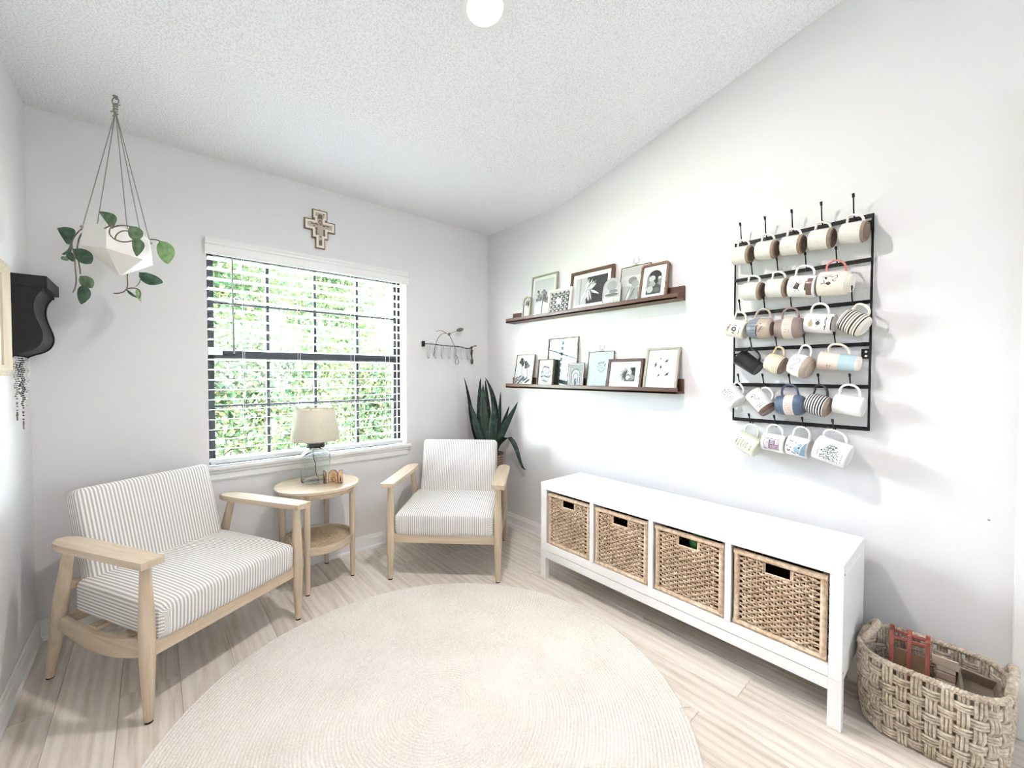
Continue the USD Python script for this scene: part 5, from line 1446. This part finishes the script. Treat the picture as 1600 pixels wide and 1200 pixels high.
for k, (lab, x, y, L, col, cr_) in enumerate((
        ('black bead rosary, longest, with a small dark cross, hanging under the black holder', .024, -.098, .28, (52, 52, 54), True),
        ('grey bead rosary nearest the frame ending in a thick dark cross', .018, -.160, .22, (150, 146, 140), True),
        ('short blue green bead rosary under the black holder', .020, -.128, .12, (52, 70, 84), False),
        ('clear glass bead rosary, behind the black one, under the holder', .030, -.070, .20, (206, 206, 204), False))):
    rs = thing('rosary', lab, 'rosary', (RX0 + x, -.20 + y, 1.305))
    n = int(L * .68 / .0075)
    bead = trimesh.creation.icosphere(1, .0033)
    bs = []
    for s_ in (-1, 1):
        for i in range(n):
            u = i / (n - 1)
            bs.append(T(bead, (.003 * math.sin(i * 1.3), s_ * .020 * math.sin(PI * min(1, .08 + u * .92)) ** .7, -.008 - u * L * .68)))
    obj('bead_loop', cat(bs), plain(f'bead_{k}', col, .2), rs, smooth=True)
    dz = -.008 - L * .68
    bd = [T(bead, (0, 0, dz - .010 * (i + 1) - (.006 if i in (1, 4) else 0))) for i in range(5)]
    obj('pendant_beads', cat(bd), plain(f'bead_{k}', col, .2), rs, smooth=True)
    if cr_:
        z0, w_ = dz - .062, (.0016 if k == 0 else .0034)
        obj('cross', cat([box(-.0015, .0015, -w_, w_, z0 - .034, z0), box(-.0015, .0015, -.012, .012, z0 - .012 - w_, z0 - .012 + w_)]), plain('dark_pewter', (92, 88, 84), .5, .4), rs)
    obj('peg', tube([(-x, 0, .004), (.004, 0, .0)], .0022, 6), HBL, rs)

# nail in the right wall above the rope basket
tag(stage.GetPrimAtPath(obj('nail', T(trimesh.creation.cylinder(.0032, .006, sections=10), (-.003, -2.873, .727), ry=PI / 2), plain('nail_head', (150, 144, 138), .5))), 'small nail in the right wall above the rope basket', 'nail')

# ------------------------------------------------------------------ ceiling lights
LENS = mat('lamp_lens', {'e': ('emission', {'color': (1.0, .97, .92), 'strength': 14.0})}, surface='e.emission')
tilt = math.atan(SLOPE)
for lab, (x, y) in LIGHTS:
    l = thing('recessed_light', lab, 'light', (x, y, ceil_z(y)))
    f = lambda m: T(m, rx=-tilt)
    obj('trim_ring', f(lathe([(.066, -.002), (.068, -.010), (.084, -.008), (.092, -.002), (.092, .0), (.066, .0)], 40)), TRIM, l, smooth=40)
    obj('lens', f(lathe([(.001, -.0075), (.05, -.007), (.066, -.004), (.066, -.002), (.001, -.002)], 40)), LENS, l, smooth=40)

# ------------------------------------------------------------------ outside: lawn, hedge, trees
struct('ground', box(-20, 20, .16, 30, -.40, -.30), plain('lawn', (120, 150, 70), .95, vary=.2, vscale=2))
struct('yard', box(-20, 20, -25, RY0 - .16, -.40, -.30), plain('concrete', (205, 202, 196), .9, vary=.06, vscale=3))
struct('terrace', box(-5.5, 3.5, .16, 2.9, -.30, -.26), plain('concrete', (205, 202, 196), .9, vary=.06, vscale=3))
LEAVES = [mat(f'hedge_leaf_{k}', {'d': ('diffuse_bsdf', {'color': lin(*c)}), 't': ('translucent_bsdf', {'color': lin(*c2)}), 'mx': ('mix_closure', {'fac': .35})}, [('d.BSDF', 'mx.closure1'), ('t.BSDF', 'mx.closure2')], surface='mx.closure')
          for k, (c, c2) in enumerate((((58, 72, 50), (72, 86, 53)), ((43, 62, 44), (60, 77, 46)), ((84, 87, 60), (94, 97, 64)), ((34, 50, 37), (48, 65, 40))))]


def foliage(n, centres, radii, size, seed):
    """n folded leaf blades scattered in ellipsoid clumps."""
    g = np.random.default_rng(seed)
    k = g.integers(len(centres), size=n)
    d = g.normal(size=(n, 3))
    d /= np.linalg.norm(d, axis=1, keepdims=True)
    p = np.array(centres)[k] + d * np.array(radii)[k] * g.uniform(.72, 1.02, (n, 1))
    u = g.normal(size=(n, 3))
    u /= np.linalg.norm(u, axis=1, keepdims=True)
    v = np.cross(u, g.normal(size=(n, 3)))
    v /= np.linalg.norm(v, axis=1, keepdims=True)
    w = np.cross(u, v)
    s = size * g.uniform(.6, 1.3, (n, 1))
    a, b, c, e = p, p + u * s * .5 + v * s * .28 + w * s * .06, p + u * s, p + u * s * .5 - v * s * .28 + w * s * .06
    V = np.stack([a, b, c, e], 1).reshape(-1, 3)
    i = np.arange(n)[:, None] * 4
    return trimesh.Trimesh(V, np.vstack([i + [0, 1, 2], i + [0, 2, 3]]), process=False)


g = np.random.default_rng(31)
hl = [('leafy shrub of the hedge outside, behind the left window panes', -2.6), ('leafy shrub of the hedge outside, behind the second column of panes', -1.3), ('leafy shrub of the hedge outside, behind the third column of panes', 0.0), ('leafy shrub of the hedge outside, behind the right window panes', 1.3), ('leafy shrub of the hedge outside, past the right edge of the window', 2.6)]
for k, (lab, x) in enumerate(hl):
    t = thing('hedge_shrub', lab, 'shrub', (x, 3.6, -.30))
    cen = [(g.uniform(-.6, .6), g.uniform(-.25, .25), g.uniform(.3, 2.0)) for _ in range(16)]
    rad = [(.45, .40, .42)] * 16
    for q in range(3):
        obj('foliage', foliage(3000, cen, rad, .085, 50 + k * 3 + q), LEAVES[(q + k) % 3], t, kind='stuff')
    for q in range(4):
        obj('stem', tube([(.1 * q - .15, 0, 0), (.16 * q - .24, .05, .8), (.2 * q - .3, 0, 1.7)], .018, 6), plain('bark', (110, 92, 74), .9), t)
for k, (lab, x, y, h) in enumerate((('tall pale tree outside, behind the left half of the hedge', -1.6, 8.0, 4.6), ('tall pale tree outside, behind the right half of the hedge', 2.2, 9.0, 5.2))):
    t = thing('garden_tree', lab, 'tree', (x, y, -.30))
    obj('trunk', tube([(0, 0, 0), (.05, 0, 1.5), (0, .1, h * .7)], [.12, .10, .05], 10), plain('bark', (110, 92, 74), .9), t, smooth=True)
    cen = [(g.uniform(-1.6, 1.6), g.uniform(-1, 1), h * g.uniform(.45, 1.0)) for _ in range(14)]
    for q in range(3):
        obj('foliage', foliage(3400, cen, [(.85, .8, .7)] * 14, .15, 90 + k * 3 + q), LEAVES[(0, 2, 1)[q]], t, kind='stuff')
